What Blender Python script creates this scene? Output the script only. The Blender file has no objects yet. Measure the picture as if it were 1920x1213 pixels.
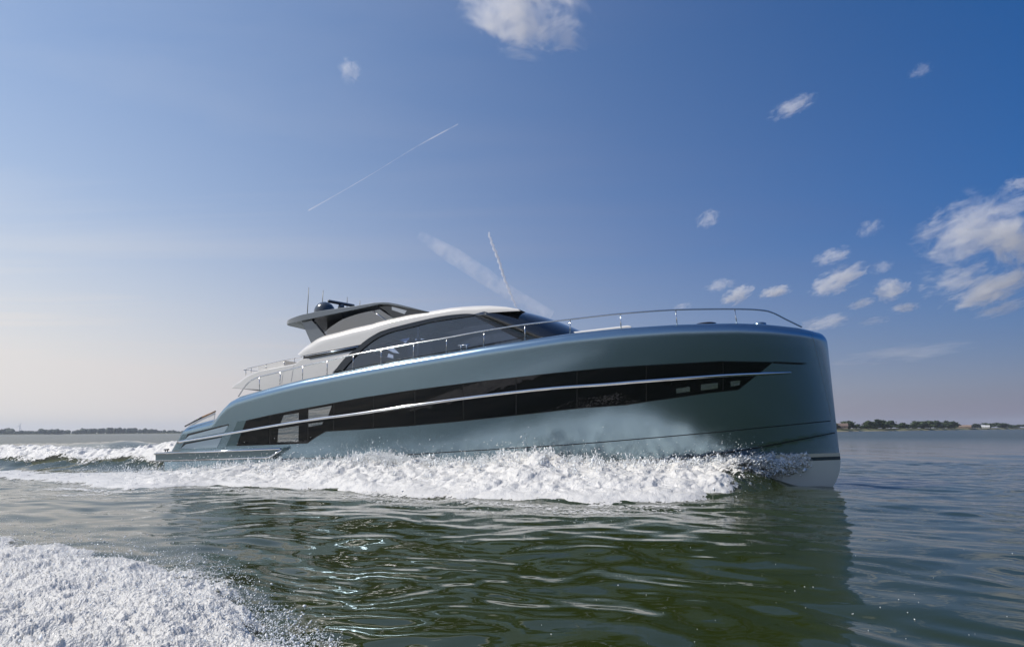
import bpy, bmesh, math, random
import numpy as np
from mathutils import Vector, Matrix
from mathutils.geometry import tessellate_polygon

random.seed(7)
RNG = np.random.default_rng(7)
scene = bpy.context.scene
COL = scene.collection

# ------------------------------------------------------------------ camera
FPX = 1067.0                       # focal length in photo pixels (photo 1920 x 1213)
CAM_H = 1.6
PITCH = math.atan(201.5 / FPX)
ROLL = math.radians(0.345)
_F = np.array([0, math.cos(PITCH), math.sin(PITCH)])
_U0 = np.array([0, -math.sin(PITCH), math.cos(PITCH)])
_X0 = np.array([1.0, 0, 0])
_X = math.cos(ROLL) * _X0 - math.sin(ROLL) * _U0
_U = math.sin(ROLL) * _X0 + math.cos(ROLL) * _U0
CAM = np.array([0, 0, CAM_H])
cd = bpy.data.cameras.new('camera')
cd.sensor_width = 36.0
cd.lens = 36.0 * FPX / 1920.0
cd.clip_start = 0.05
cd.clip_end = 60000
cam = bpy.data.objects.new('camera', cd)
COL.objects.link(cam)
M = Matrix.Identity(4)
for i in range(3):
    M[i][0], M[i][1], M[i][2], M[i][3] = _X[i], _U[i], -_F[i], CAM[i]
cam.matrix_world = M
scene.camera = cam

# ------------------------------------------------------------------ world, sun, exposure
SUN = np.array([-0.64, -0.03, 0.77]); SUN = SUN / np.linalg.norm(SUN)
SUN_EL = math.asin(SUN[2])
SUN_AZ = math.atan2(SUN[0], SUN[1])            # clockwise from +Y
w = bpy.data.worlds.new('World'); scene.world = w; w.use_nodes = True
nt = w.node_tree; nt.nodes.clear()
out = nt.nodes.new('ShaderNodeOutputWorld'); bg = nt.nodes.new('ShaderNodeBackground')
sky = nt.nodes.new('ShaderNodeTexSky'); sky.sky_type = 'NISHITA'; sky.sun_disc = False
sky.sun_elevation = SUN_EL; sky.sun_rotation = SUN_AZ
sky.altitude = 0; sky.air_density = 1.0; sky.dust_density = 0.3; sky.ozone_density = 2.5
bg.inputs['Strength'].default_value = 0.10
def wn(t, **kw):
    n = nt.nodes.new(t)
    for k, v in kw.items(): setattr(n, k, v)
    return n
def wmath(op, a, b=None, clamp=False):
    n = wn('ShaderNodeMath', operation=op, use_clamp=clamp)
    for i, q in enumerate((a, b)):
        if q is None: continue
        if isinstance(q, (int, float)): n.inputs[i].default_value = q
        else: nt.links.new(q, n.inputs[i])
    return n.outputs[0]
hsv = wn('ShaderNodeHueSaturation'); hsv.inputs['Saturation'].default_value = 1.58; hsv.inputs['Value'].default_value = 1.2
nt.links.new(sky.outputs[0], hsv.inputs['Color'])
geo = wn('ShaderNodeTexCoord'); sep = wn('ShaderNodeSeparateXYZ'); nt.links.new(geo.outputs['Generated'], sep.inputs[0])
el = wmath('MAXIMUM', wmath('ARCSINE', sep.outputs[2]), 0.0)
dot = wn('ShaderNodeVectorMath', operation='DOT_PRODUCT'); nt.links.new(geo.outputs['Generated'], dot.inputs[0]); dot.inputs[1].default_value = tuple(SUN)
HAZE_H, HAZE_E, HAZE_V = 0.70, 0.36, 0.17
low0 = wmath('MULTIPLY', wmath('POWER', math.e, wmath('MULTIPLY', el, -1.0 / HAZE_E)), HAZE_H)
veil = wmath('MULTIPLY', wmath('MULTIPLY', wmath('ADD', dot.outputs['Value'], 1.0), 0.5), HAZE_V)
# thin cirrus: streaked noise on a flat layer high overhead
dv = wn('ShaderNodeVectorMath', operation='DIVIDE'); cmb = wn('ShaderNodeCombineXYZ')
zc_ = wmath('MAXIMUM', sep.outputs[2], 0.03)
for i in range(3): nt.links.new(zc_, cmb.inputs[i])
nt.links.new(geo.outputs['Generated'], dv.inputs[0]); nt.links.new(cmb.outputs[0], dv.inputs[1])
mp = wn('ShaderNodeMapping'); mp.inputs['Rotation'].default_value = (0, 0, math.radians(-22)); mp.inputs['Scale'].default_value = (0.28, 1.5, 1.0)
nt.links.new(dv.outputs[0], mp.inputs[0])
no = wn('ShaderNodeTexNoise'); no.inputs['Scale'].default_value = 1.0; no.inputs['Detail'].default_value = 7; no.inputs['Roughness'].default_value = 0.55; no.inputs['Distortion'].default_value = 0.6
nt.links.new(mp.outputs[0], no.inputs['Vector'])
cir = wn('ShaderNodeMapRange'); cir.inputs['From Min'].default_value = 0.46; cir.inputs['From Max'].default_value = 0.80; cir.inputs['To Max'].default_value = 0.16
nt.links.new(no.outputs['Fac'], cir.inputs['Value'])
fade = wn('ShaderNodeMapRange'); fade.inputs['From Min'].default_value = 0.02; fade.inputs['From Max'].default_value = 0.16; nt.links.new(el, fade.inputs['Value'])
hyp = wmath('SQRT', wmath('SUBTRACT', 1.0001, wmath('MULTIPLY', sep.outputs[2], sep.outputs[2])))
azx = wmath('DIVIDE', sep.outputs[0], hyp)
tl = wmath('DIVIDE', wmath('SUBTRACT', 0.75, azx), 1.5, clamp=True)
low = wmath('MULTIPLY', low0, wmath('ADD', 1.22, wmath('MULTIPLY', tl, -0.22)))
cirr = wmath('MULTIPLY', wmath('MULTIPLY', cir.outputs[0], fade.outputs[0]), wmath('ADD', wmath('MULTIPLY', tl, 0.9), 0.1))
glow = wmath('MULTIPLY', wmath('POWER', math.e, wmath('MULTIPLY', el, -1.0 / 0.33)), wmath('MULTIPLY', wmath('POWER', tl, 1.6), 0.50))
hz = wmath('ADD', wmath('ADD', wmath('ADD', low, veil), cirr), glow, clamp=True)
hc = wn('ShaderNodeMix', data_type='RGBA'); hc.inputs['A'].default_value = (0.53, 0.25, 1.67, 1); hc.inputs['B'].default_value = (7.9, 7.6, 7.3, 1)
hcl = wn('ShaderNodeMix', data_type='RGBA'); hcl.inputs['A'].default_value = (8.5, 8.05, 7.6, 1); hcl.inputs['B'].default_value = (7.1, 7.45, 8.0, 1)
elf = wn('ShaderNodeMapRange'); elf.inputs['From Min'].default_value = 0.03; elf.inputs['From Max'].default_value = 0.36; nt.links.new(el, elf.inputs['Value'])
nt.links.new(elf.outputs[0], hcl.inputs['Factor']); nt.links.new(hcl.outputs['Result'], hc.inputs['B'])
nt.links.new(tl, hc.inputs['Factor'])
mxs = wn('ShaderNodeMix', data_type='RGBA'); nt.links.new(hz, mxs.inputs['Factor']); nt.links.new(hsv.outputs[0], mxs.inputs['A']); nt.links.new(hc.outputs['Result'], mxs.inputs['B'])
nt.links.new(mxs.outputs['Result'], bg.inputs[0]); nt.links.new(bg.outputs[0], out.inputs[0])
sl = bpy.data.lights.new('sun', 'SUN'); sl.energy = 4.5; sl.angle = math.radians(0.5); sl.color = (1.0, 0.95, 0.87)
so = bpy.data.objects.new('sun', sl); COL.objects.link(so)
so.rotation_euler = Vector(SUN).to_track_quat('Z', 'Y').to_euler()
so.location = tuple(SUN * 100)
scene.view_settings.view_transform = 'Standard'
scene.view_settings.look = 'None'
scene.view_settings.exposure = 0.0
scene.view_settings.gamma = 1.0
scene.view_settings.use_curve_mapping = False
scene.cycles.max_bounces = 8
scene.cycles.transparent_max_bounces = 16
scene.cycles.caustics_reflective = False
scene.cycles.caustics_refractive = False
scene.cycles.volume_bounces = 1
scene.cycles.volume_step_rate = 0.4
scene.cycles.sample_clamp_indirect = 8.0

# ------------------------------------------------------------------ helpers
def tag(o, label=None, cat=None, group=None, kind=None):
    if label: o['label'] = label
    if cat: o['category'] = cat
    if group: o['group'] = group
    if kind: o['kind'] = kind
    return o

def empty(name, label, cat, loc=(0, 0, 0), group=None):
    o = bpy.data.objects.new(name, None); COL.objects.link(o); o.location = loc
    o.empty_display_size = 0.3
    return tag(o, label, cat, group)

def mesh_obj(name, verts, faces, mat, parent=None, smooth=True):
    me = bpy.data.meshes.new(name)
    me.from_pydata([tuple(map(float, v)) for v in verts], [], faces)
    me.update()
    if smooth:
        me.polygons.foreach_set('use_smooth', [True] * len(me.polygons))
    if mat: me.materials.append(mat)
    o = bpy.data.objects.new(name, me); COL.objects.link(o)
    if parent: o.parent = parent
    return o

def big_mesh(name, verts, quads, mat, smooth=True, tris=False):
    verts = np.asarray(verts, dtype=np.float32); quads = np.asarray(quads, dtype=np.int32)
    k = quads.shape[1]
    me = bpy.data.meshes.new(name)
    me.vertices.add(len(verts)); me.vertices.foreach_set('co', verts.ravel())
    me.loops.add(quads.size); me.loops.foreach_set('vertex_index', quads.ravel())
    me.polygons.add(len(quads))
    me.polygons.foreach_set('loop_start', np.arange(0, quads.size, k, dtype=np.int32))
    me.polygons.foreach_set('use_smooth', np.full(len(quads), smooth))
    me.update(calc_edges=True); me.validate()
    if mat: me.materials.append(mat)
    o = bpy.data.objects.new(name, me); COL.objects.link(o)
    return o

def grid_faces(nr, nc, flip=False):
    i = np.arange(nr - 1)[:, None] * nc + np.arange(nc - 1)[None, :]
    i = i.ravel()
    q = np.stack([i, i + 1, i + nc + 1, i + nc], 1)
    return q[:, ::-1] if flip else q

def tube(name, pts, r, mat, parent=None, seg=10, closed=False):
    pts = [Vector(p) for p in pts]; n = len(pts)
    verts, faces = [], []
    up = Vector((0, 0, 1))
    for i, p in enumerate(pts):
        t = (pts[min(i + 1, n - 1)] - pts[max(i - 1, 0)]).normalized()
        a = t.cross(up)
        if a.length < 1e-3: a = t.cross(Vector((1, 0, 0)))
        a.normalize(); b = a.cross(t)
        rr = r[i] if hasattr(r, '__len__') else r
        for k in range(seg):
            th = 2 * math.pi * k / seg
            verts.append(p + a * (rr * math.cos(th)) + b * (rr * math.sin(th)))
    for i in range(n - 1):
        for k in range(seg):
            k2 = (k + 1) % seg
            faces.append((i * seg + k, i * seg + k2, (i + 1) * seg + k2, (i + 1) * seg + k))
    faces.append(tuple(range(seg))[::-1]); faces.append(tuple(range((n - 1) * seg, n * seg)))
    return mesh_obj(name, verts, faces, mat, parent)

def lin(a):
    a = np.asarray(a, float)
    return a[:, 0], a[:, 1]

def smooth_path(p, n):
    """Catmull-Rom resample of a polyline."""
    p = np.asarray(p, float); m = len(p)
    d = np.r_[0, np.cumsum(np.linalg.norm(np.diff(p, axis=0), axis=1))]
    t = np.linspace(0, d[-1], n); out = []
    for q in t:
        i = min(max(np.searchsorted(d, q) - 1, 0), m - 2)
        s = (q - d[i]) / max(d[i + 1] - d[i], 1e-9)
        p0, p1, p2, p3 = p[max(i - 1, 0)], p[i], p[i + 1], p[min(i + 2, m - 1)]
        out.append(0.5 * (2 * p1 + (p2 - p0) * s + (2 * p0 - 5 * p1 + 4 * p2 - p3) * s * s + (3 * p1 - p0 - 3 * p2 + p3) * s ** 3))
    return np.array(out)

def prism(name, poly, y0, y1, mat, parent=None, smooth=False):
    """poly: (x,z) outline, extruded between y0 and y1."""
    n = len(poly)
    v = [(p[0], y0, p[1]) for p in poly] + [(p[0], y1, p[1]) for p in poly]
    tris = tessellate_polygon([[Vector((p[0], p[1], 0)) for p in poly]])
    f = [tuple(t) for t in tris] + [tuple(n + i for i in t[::-1]) for t in tris]
    for i in range(n):
        j = (i + 1) % n
        f.append((i, j, n + j, n + i))
    o = mesh_obj(name, v, f, mat, parent, smooth)
    fix_normals(o)
    return o

def fix_normals(o):
    bm = bmesh.new(); bm.from_mesh(o.data)
    bmesh.ops.remove_doubles(bm, verts=bm.verts, dist=1e-5)
    bmesh.ops.recalc_face_normals(bm, faces=bm.faces)
    bm.to_mesh(o.data); bm.free()

def bevel(o, wdt, seg=2, ang=30):
    m = o.modifiers.new('bevel', 'BEVEL'); m.width = wdt; m.segments = seg
    m.limit_method = 'ANGLE'; m.angle_limit = math.radians(ang)
    return o

def plate(name, pts3, mat, parent, thick=0.012, nrm=(0, -1, 0), holes=()):
    """flat polygon of 3-D points with a real thickness (back face moved against nrm)."""
    nrm = np.asarray(nrm, float)
    loops = [list(pts3)] + [list(h) for h in holes]
    flat = [[Vector((float(p[0]), float(p[2]), 0)) for p in l] for l in loops]
    tris = tessellate_polygon(flat)
    allp = [np.asarray(p, float) for l in loops for p in l]; n = len(allp)
    v = allp + [p - nrm * thick for p in allp]
    f = [tuple(t) for t in tris] + [tuple(n + i for i in t[::-1]) for t in tris]
    s = 0
    for l in loops:
        m = len(l)
        for i in range(m):
            a, b = s + i, s + (i + 1) % m
            f.append((a, b, n + b, n + a))
        s += m
    o = mesh_obj(name, v, f, mat, parent, False)
    fix_normals(o)
    return o

# numpy gradient noise
_perm = RNG.permutation(256); _perm = np.r_[_perm, _perm, _perm]
_grad = RNG.normal(size=(256, 3)); _grad /= np.linalg.norm(_grad, axis=1)[:, None]
def perlin(x, y, z):
    x, y, z = np.broadcast_arrays(x, y, z)
    xi, yi, zi = np.floor(x).astype(int), np.floor(y).astype(int), np.floor(z).astype(int)
    xf, yf, zf = x - xi, y - yi, z - zi
    fu = lambda t: t * t * t * (t * (t * 6 - 15) + 10)
    u, v, w_ = fu(xf), fu(yf), fu(zf)
    res = 0
    for dx in (0, 1):
        for dy in (0, 1):
            for dz in (0, 1):
                h = _perm[_perm[_perm[(xi + dx) & 255] + ((yi + dy) & 255)] + ((zi + dz) & 255)]
                g = _grad[h]
                d = g[..., 0] * (xf - dx) + g[..., 1] * (yf - dy) + g[..., 2] * (zf - dz)
                res = res + d * (u if dx else 1 - u) * (v if dy else 1 - v) * (w_ if dz else 1 - w_)
    return res * 1.6
def fbm(x, y, z, octv=4, gain=0.5, ridged=False):
    s, a, fr = 0, 1.0, 1.0
    for o in range(octv):
        n = perlin(x * fr + 17.3 * o, y * fr - 9.1 * o, z * fr + 3.7 * o)
        if ridged: n = 1 - 2 * np.abs(n)
        s = s + a * n; a *= gain; fr *= 2.03
    return s
def sstep(a, b, x):
    t = np.clip((x - a) / (b - a), 0, 1); return t * t * (3 - 2 * t)

# ------------------------------------------------------------------ materials
def mat(name, color, rough=0.5, metal=0.0, spec=0.5, coat=0.0, noise=0.0, nscale=3.0, bump=0.0, bscale=40.0, rvar=0.0):
    m = bpy.data.materials.new(name); m.use_nodes = True
    nt = m.node_tree; b = nt.nodes['Principled BSDF']
    b.inputs['Base Color'].default_value = (*color, 1); b.inputs['Roughness'].default_value = rough
    b.inputs['Metallic'].default_value = metal; b.inputs['Specular IOR Level'].default_value = spec
    b.inputs['Coat Weight'].default_value = coat; b.inputs['Coat Roughness'].default_value = 0.03
    tc = nt.nodes.new('ShaderNodeTexCoord')
    if noise or rvar:
        n = nt.nodes.new('ShaderNodeTexNoise'); n.inputs['Scale'].default_value = nscale; n.inputs['Detail'].default_value = 5
        nt.links.new(tc.outputs['Object'], n.inputs['Vector'])
    if noise:
        r = nt.nodes.new('ShaderNodeMix'); r.data_type = 'RGBA'
        r.inputs['A'].default_value = (*[c * (1 - noise) for c in color], 1)
        r.inputs['B'].default_value = (*[min(1, c * (1 + noise)) for c in color], 1)
        nt.links.new(n.outputs['Fac'], r.inputs['Factor']); nt.links.new(r.outputs['Result'], b.inputs['Base Color'])
    if rvar:
        mr = nt.nodes.new('ShaderNodeMapRange'); mr.inputs['To Min'].default_value = max(0.01, rough - rvar); mr.inputs['To Max'].default_value = rough + rvar
        nt.links.new(n.outputs['Fac'], mr.inputs['Value']); nt.links.new(mr.outputs['Result'], b.inputs['Roughness'])
    if bump:
        n2 = nt.nodes.new('ShaderNodeTexNoise'); n2.inputs['Scale'].default_value = bscale; n2.inputs['Detail'].default_value = 4
        nt.links.new(tc.outputs['Object'], n2.inputs['Vector'])
        bp = nt.nodes.new('ShaderNodeBump'); bp.inputs['Strength'].default_value = bump; bp.inputs['Distance'].default_value = 0.02
        nt.links.new(n2.outputs['Fac'], bp.inputs['Height']); nt.links.new(bp.outputs['Normal'], b.inputs['Normal'])
    return m

def glass_mat(name, tint, refl=1.0, ior=1.5, haze=0.0, hcol=(0.1, 0.1, 0.12)):
    m = bpy.data.materials.new(name); m.use_nodes = True
    nt = m.node_tree; nt.nodes.clear()
    o = nt.nodes.new('ShaderNodeOutputMaterial'); t = nt.nodes.new('ShaderNodeBsdfTransparent'); t.inputs[0].default_value = (*tint, 1)
    d = nt.nodes.new('ShaderNodeBsdfDiffuse'); d.inputs[0].default_value = (*hcol, 1)
    g = nt.nodes.new('ShaderNodeBsdfGlossy'); g.inputs['Roughness'].default_value = 0.01; g.inputs[0].default_value = (refl, refl, refl, 1)
    fr = nt.nodes.new('ShaderNodeFresnel'); fr.inputs['IOR'].default_value = ior
    m0 = nt.nodes.new('ShaderNodeMixShader'); m0.inputs[0].default_value = haze
    nt.links.new(t.outputs[0], m0.inputs[1]); nt.links.new(d.outputs[0], m0.inputs[2])
    mx = nt.nodes.new('ShaderNodeMixShader')
    gb = nt.nodes.new('ShaderNodeNewGeometry'); iv = nt.nodes.new('ShaderNodeMath'); iv.operation = 'SUBTRACT'; iv.inputs[0].default_value = 1.0; nt.links.new(gb.outputs['Backfacing'], iv.inputs[1])
    fm = nt.nodes.new('ShaderNodeMath'); fm.operation = 'MULTIPLY'; nt.links.new(fr.outputs[0], fm.inputs[0]); nt.links.new(iv.outputs[0], fm.inputs[1])
    nt.links.new(fm.outputs[0], mx.inputs[0]); nt.links.new(m0.outputs[0], mx.inputs[1]); nt.links.new(g.outputs[0], mx.inputs[2])
    nt.links.new(mx.outputs[0], o.inputs[0])
    return m

M_HULL = mat('teal_metallic_paint', (0.30, 0.41, 0.485), rough=0.20, metal=0.92, coat=0.2, noise=0.03, nscale=0.5, bump=0.004, bscale=2.0)
M_TEAL = mat('teal_gloss_panel', (0.09, 0.15, 0.17), rough=0.08, metal=0.3, coat=1.0, noise=0.04, nscale=1.0)
M_UNDER = mat('white_bottom_paint', (0.62, 0.64, 0.60), rough=0.35, noise=0.06, nscale=1.5, coat=0.3)
M_CREAM = mat('cream_stripe_paint', (0.60, 0.57, 0.47), rough=0.3, coat=0.5, noise=0.03)
M_NAVY = mat('dark_stripe_paint', (0.02, 0.04, 0.05), rough=0.25, coat=0.5, noise=0.05)
M_WHITE = mat('pearl_white_gelcoat', (0.71, 0.68, 0.635), rough=0.28, metal=0.0, coat=0.8, noise=0.02, nscale=1.2)
M_BLACKGLASS = mat('black_hull_glass', (0.006, 0.006, 0.007), rough=0.015, spec=0.45, noise=0.2, nscale=0.8)
M_FRAME = mat('black_window_frame', (0.016, 0.015, 0.014), rough=0.15, coat=0.5, noise=0.1)
M_BAND = mat('window_band_backing', (0.022, 0.021, 0.020), rough=0.25, noise=0.1)
M_STEEL = mat('polished_steel', (0.75, 0.75, 0.76), rough=0.10, metal=1.0, noise=0.04, nscale=6)
M_RAIL = mat('stainless_rail', (0.72, 0.70, 0.68), rough=0.14, metal=1.0, noise=0.04, nscale=6)
M_GREY = mat('grey_hardtop_paint', (0.17, 0.19, 0.21), rough=0.22, metal=0.4, coat=0.8, noise=0.04)
M_SOFFIT = mat('grey_soffit', (0.12, 0.13, 0.12), rough=0.4, noise=0.06)
M_BLACKGLOSS = mat('gloss_black', (0.008, 0.008, 0.010), rough=0.05, coat=1.0, noise=0.2)
M_DARK = mat('dark_interior', (0.02, 0.02, 0.024), rough=0.7, noise=0.2)
M_DOME = mat('dark_dome_shell', (0.05, 0.06, 0.075), rough=0.25, coat=0.6, noise=0.08)
M_TEAK = mat('teak', (0.30, 0.17, 0.08), rough=0.5, noise=0.25, nscale=9)
M_CUSHION = mat('white_cushion', (0.75, 0.73, 0.70), rough=0.8, noise=0.05, nscale=8, bump=0.1)
M_VENT = mat('vent_sky_reflection', (0.42, 0.52, 0.60), rough=0.35, metal=0.6, coat=0.5, noise=0.03)  # lighter than the hull: sky reflection put into the panel colour
M_JOINT = mat('joint_grey', (0.55, 0.54, 0.52), rough=0.6, noise=0.05)
M_SEAM = mat('dark_seam', (0.015, 0.018, 0.02), rough=0.5, noise=0.1)
M_SIDEGLASS = glass_mat('tinted_side_glass', (0.74, 0.78, 0.86), ior=2.1)
M_FLYGLASS = glass_mat('tinted_deflector_glass', (0.45, 0.52, 0.66), ior=2.9)
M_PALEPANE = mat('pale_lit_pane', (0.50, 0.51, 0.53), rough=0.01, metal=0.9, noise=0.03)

# ------------------------------------------------------------------ boat frame
def ray(u, v):
    d = (u - 960) / FPX * _X - (v - 606.5) / FPX * _U + _F
    return d
def ground(u, v, z=0.0):
    d = ray(u, v); t = (z - CAM_H) / d[2]; return CAM + t * d
def project(P):
    d = np.asarray(P) - CAM
    z = d @ _F
    return 960 + FPX * (d @ _X) / z, 606.5 - FPX * (d @ _U) / z
LB = 22.5                                  # stem station
PSI = math.radians(20.0); TRIM = math.radians(1.75)
hd = np.array([math.cos(PSI), -math.sin(PSI), 0]); port = np.array([math.sin(PSI), math.cos(PSI), 0]); up = np.array([0, 0, 1.0])
fx = math.cos(TRIM) * hd + math.sin(TRIM) * up
fz = -math.sin(TRIM) * hd + math.cos(TRIM) * up
STEM = ground(1552, 909) + 0.42 * hd
ORG = STEM - LB * fx                       # boat-local origin in the world
RB = np.stack([fx, port, fz], 1)           # local -> world
def to_local(p): return RB.T @ (np.asarray(p) - ORG)
def to_world(p): return np.asarray(p) @ RB.T + ORG
LC = to_local(CAM)
def lray(u, v): return RB.T @ ray(u, v)
def on_plane(u, v, y0, k=0.0, z0=0.0):
    """hit of a sight line with the local plane y = y0 + k (z - z0)"""
    d = lray(u, v); t = (y0 + k * (LC[2] - z0) - LC[1]) / (d[1] - k * d[2]); return LC + t * d

# plan and section of the hull (starboard is -y)
X0B = 7.5
def stem_x(z):
    q = np.clip(0.8 - z, 0, None) / 0.8
    return LB + 0.10 * np.clip((z - 1.0) / 3.0, 0, 1) - 0.26 * q ** 2 - 0.12 * np.clip(q - 1, 0, None)
def plan(u, n, m): return np.clip(1 - np.clip(u, 0, 1) ** n, 0, None) ** (1 / m)
def b_hull(x, z, inset=0.0):
    s = np.clip(z / 4.7, 0, 1)
    n = 1.7 + 1.35 * s ** 1.3; m = 1.04 + 0.86 * s ** 1.3
    B = 2.38 + 0.52 * s
    B = B * (1 - 0.05 * np.clip((4 - x) / 4, 0, 1) ** 2)
    xs = stem_x(z) - inset
    b = B * plan((x - X0B) / (xs - X0B), n, m)
    return np.clip(b - inset * np.clip(b / 0.5, 0, 1), 0, None)
def b_top(x): return b_hull(x, np.full_like(np.asarray(x, float), 4.25))
def on_hull(u, v, off=0.0, fn=None, inset=0.0):
    fn = fn or (lambda x, z: b_hull(x, z, 0.0))
    d = lray(u, v)
    t = (-2.2 - LC[1]) / d[1]
    lo, hi = (-4.5 - LC[1]) / d[1], (0.0 - LC[1]) / d[1]
    ts = np.linspace(lo, hi, 400)
    P = LC[None] + ts[:, None] * d[None]
    g = P[:, 1] + fn(P[:, 0], P[:, 2]) - inset      # negative outside the hull
    i = np.argmax(g > 0)
    if g[i] <= 0: i = len(ts) - 1
    a, b = ts[max(i - 1, 0)], ts[i]
    for _ in range(30):
        c = 0.5 * (a + b); p = LC + c * d
        if p[1] + fn(p[0], p[2]) - inset > 0: b = c
        else: a = c
    p = LC + b * d
    if off:
        e = 0.02
        n = np.array([-(fn(p[0] + e, p[2]) - fn(p[0] - e, p[2])) / (2 * e) if p[0] < LB - 0.1 else 0, -1.0, -(fn(p[0], p[2] + e) - fn(p[0], p[2] - e)) / (2 * e)])
        n[0] = -n[0] if False else n[0]
        n = np.array([-n[0] * -1, -1.0, 0]) if False else np.array([-n[0], -1.0, 0.0])
        n /= np.linalg.norm(n)
        p = p + off * n
    return p

yacht = empty('motor_yacht', 'long teal grey motor yacht with white superstructure speeding to the right across the lake', 'yacht')
yacht.matrix_world = Matrix(((*RB[0], ORG[0]), (*RB[1], ORG[1]), (*RB[2], ORG[2]), (0, 0, 0, 1)))

SHEER = [(349, 796.5), (397, 784.5), (404, 779), (409, 771.5), (417.5, 762), (430, 750.6), (446.7, 742), (488, 730), (530, 719), (571.6, 709), (613, 701), (680, 691 - 3.5), (720, 680),
         (775, 670), (838, 659.7), (908, 648), (984, 637), (1060, 626), (1163, 615.5), (1266, 608.7), (1379, 606), (1440, 607.5), (1504, 612.5), (1531, 617)]
RG = 0.36
def fn_top(x, z): return np.clip(b_top(x) - 0.2, 0.0, None)
sp = [on_hull(u, v, fn=fn_top) for u, v in SHEER]
SX = np.array([p[0] for p in sp]); SZ = np.array([p[2] for p in sp])
o_ = np.argsort(SX); SX, SZ = SX[o_], SZ[o_]
SX = np.r_[SX, LB]; SZ = np.r_[SZ, SZ[-1] - 0.03]
def zs(x): return np.interp(x, SX, SZ)
CH = [on_hull(u, v) for u, v in [(1198, 871), (1307, 857), (1406, 842), (1485, 827), (1566, 811)]]
CX = np.array([p[0] for p in CH]); CZ = np.array([p[2] for p in CH])
def zc(x): return np.interp(x, CX, CZ)
z_band = np.mean([on_hull(u, v)[2] for u, v in [(1562, 862)]])
print('sheer', np.c_[SX, SZ].round(2).tolist()); print('chine', np.c_[CX, CZ].round(2).tolist(), 'band', z_band)
for u, v in [(1562, 849), (1562, 855), (1562, 862), (1500, 866), (1220, 867), (330, 882)]: print(u, v, on_hull(u, v).round(2))

# aft edge of the topsides
pa0 = on_hull(322, 845); pa1 = on_hull(349, 797)
Z_PLAT = pa0[2]
def x_aft(z): return np.where(z < Z_PLAT - 0.03, pa0[0] - 0.45, np.interp(z, [pa0[2], pa1[2]], [pa0[0], pa1[0]]))
print('aft', pa0, pa1)

def hull_point(wv, t, zlo):
    """wv along, t up from zlo(x) to the sheer; returns x, b, z arrays"""
    z = np.full_like(wv, 1.5) * (0.3 + t)
    for _ in range(8):
        xa = x_aft(z); xs = stem_x(z)
        x = xa + wv * (xs - xa)
        zt = zs(x); z = zlo + t * (zt - zlo)
    dz = np.clip(z - (zt - RG), 0, RG)
    ins = RG - np.sqrt(np.clip(RG ** 2 - dz ** 2, 0, None))
    xs2 = xs - ins * np.clip((x - LB + 2.5) / 2.5, 0, 1)
    x = xa + wv * (xs2 - xa)
    s = np.clip(z / 4.7, 0, 1); n = 1.7 + 1.35 * s ** 1.3; m = 1.04 + 0.86 * s ** 1.3
    B = (2.38 + 0.52 * s) * (1 - 0.05 * np.clip((4 - x) / 4, 0, 1) ** 2)
    b = B * plan((x - X0B) / (xs2 - X0B), n, m)
    b = np.clip(b - ins * np.clip(b / 0.5, 0, 1), 0, None)
    # chine step forward
    k = np.clip((x - CX[0]) / 1.5, 0, 1)
    b = b * (1 - 0.035 * k * (z < zc(x)))
    return x, b, z

NW = 260
wv = np.linspace(0, 1, NW)
wv = 1 - (1 - wv) ** 1.7
wv = np.unique(np.r_[wv, np.linspace(0.0, 0.16, 50)])
NW = len(wv)
tt = np.r_[np.linspace(0, 0.86, 46)[:-1], 0.86 + 0.14 * (1 - (1 - np.linspace(0, 1, 16)) ** 1.6)]
W, T = np.meshgrid(wv, tt)
ZB = z_band
xx, bb, zz = hull_point(W, T, ZB)
nr, nc = xx.shape
vs = np.concatenate([np.stack([xx, -bb, zz], -1).reshape(-1, 3), np.stack([xx, bb, zz], -1).reshape(-1, 3)])
fq = [tuple(q) for q in grid_faces(nr, nc)] + [tuple(q + nr * nc) for q in grid_faces(nr, nc, True)]
for r in range(nr - 1):            # transom
    a, b = r * nc, (r + 1) * nc
    fq.append((a, b, b + nr * nc, a + nr * nc))
for c in range(nc - 1):            # deck
    a, b = (nr - 1) * nc + c, (nr - 1) * nc + c + 1
    fq.append((a, b, b + nr * nc, a + nr * nc))
hull = mesh_obj('hull', vs, fq, M_HULL, yacht); fix_normals(hull)
hull.data.polygons.foreach_set('use_smooth', [True] * len(hull.data.polygons))
m_ = hull.modifiers.new('ws', 'WEIGHTED_NORMAL'); m_.keep_sharp = True
# underbody below the boot stripe
zl = np.r_[np.linspace(-1.0, ZB, 22)]
xs_, bs_, zs_ = [], [], []
for z in zl:
    x = (pa0[0] - 0.45) + wv * (stem_x(z) - (pa0[0] - 0.45))
    zf = np.full_like(x, z)
    b = b_hull(x, zf) * (1 - 0.35 * np.clip((0.1 - z) / 1.1, 0, 1) ** 2)
    k = np.clip((x - CX[0]) / 1.5, 0, 1); b = b * (1 - 0.035 * k)
    xs_.append(x); bs_.append(b); zs_.append(zf)
xu, bu, zu = np.array(xs_), np.array(bs_), np.array(zs_)
nr2, nc2 = xu.shape
vs = np.concatenate([np.stack([xu, -bu, zu], -1).reshape(-1, 3), np.stack([xu, bu, zu], -1).reshape(-1, 3)])
fq = [tuple(q) for q in grid_faces(nr2, nc2)] + [tuple(q + nr2 * nc2) for q in grid_faces(nr2, nc2, True)]
for r in range(nr2 - 1):
    a, b = r * nc2, (r + 1) * nc2
    fq.append((a, b, b + nr2 * nc2, a + nr2 * nc2))
for c in range(nc2 - 1):
    fq.append((c, c + 1, c + 1 + nr2 * nc2, c + nr2 * nc2))
under = mesh_obj('underbody', vs, fq, M_UNDER, yacht); fix_normals(under)

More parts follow.
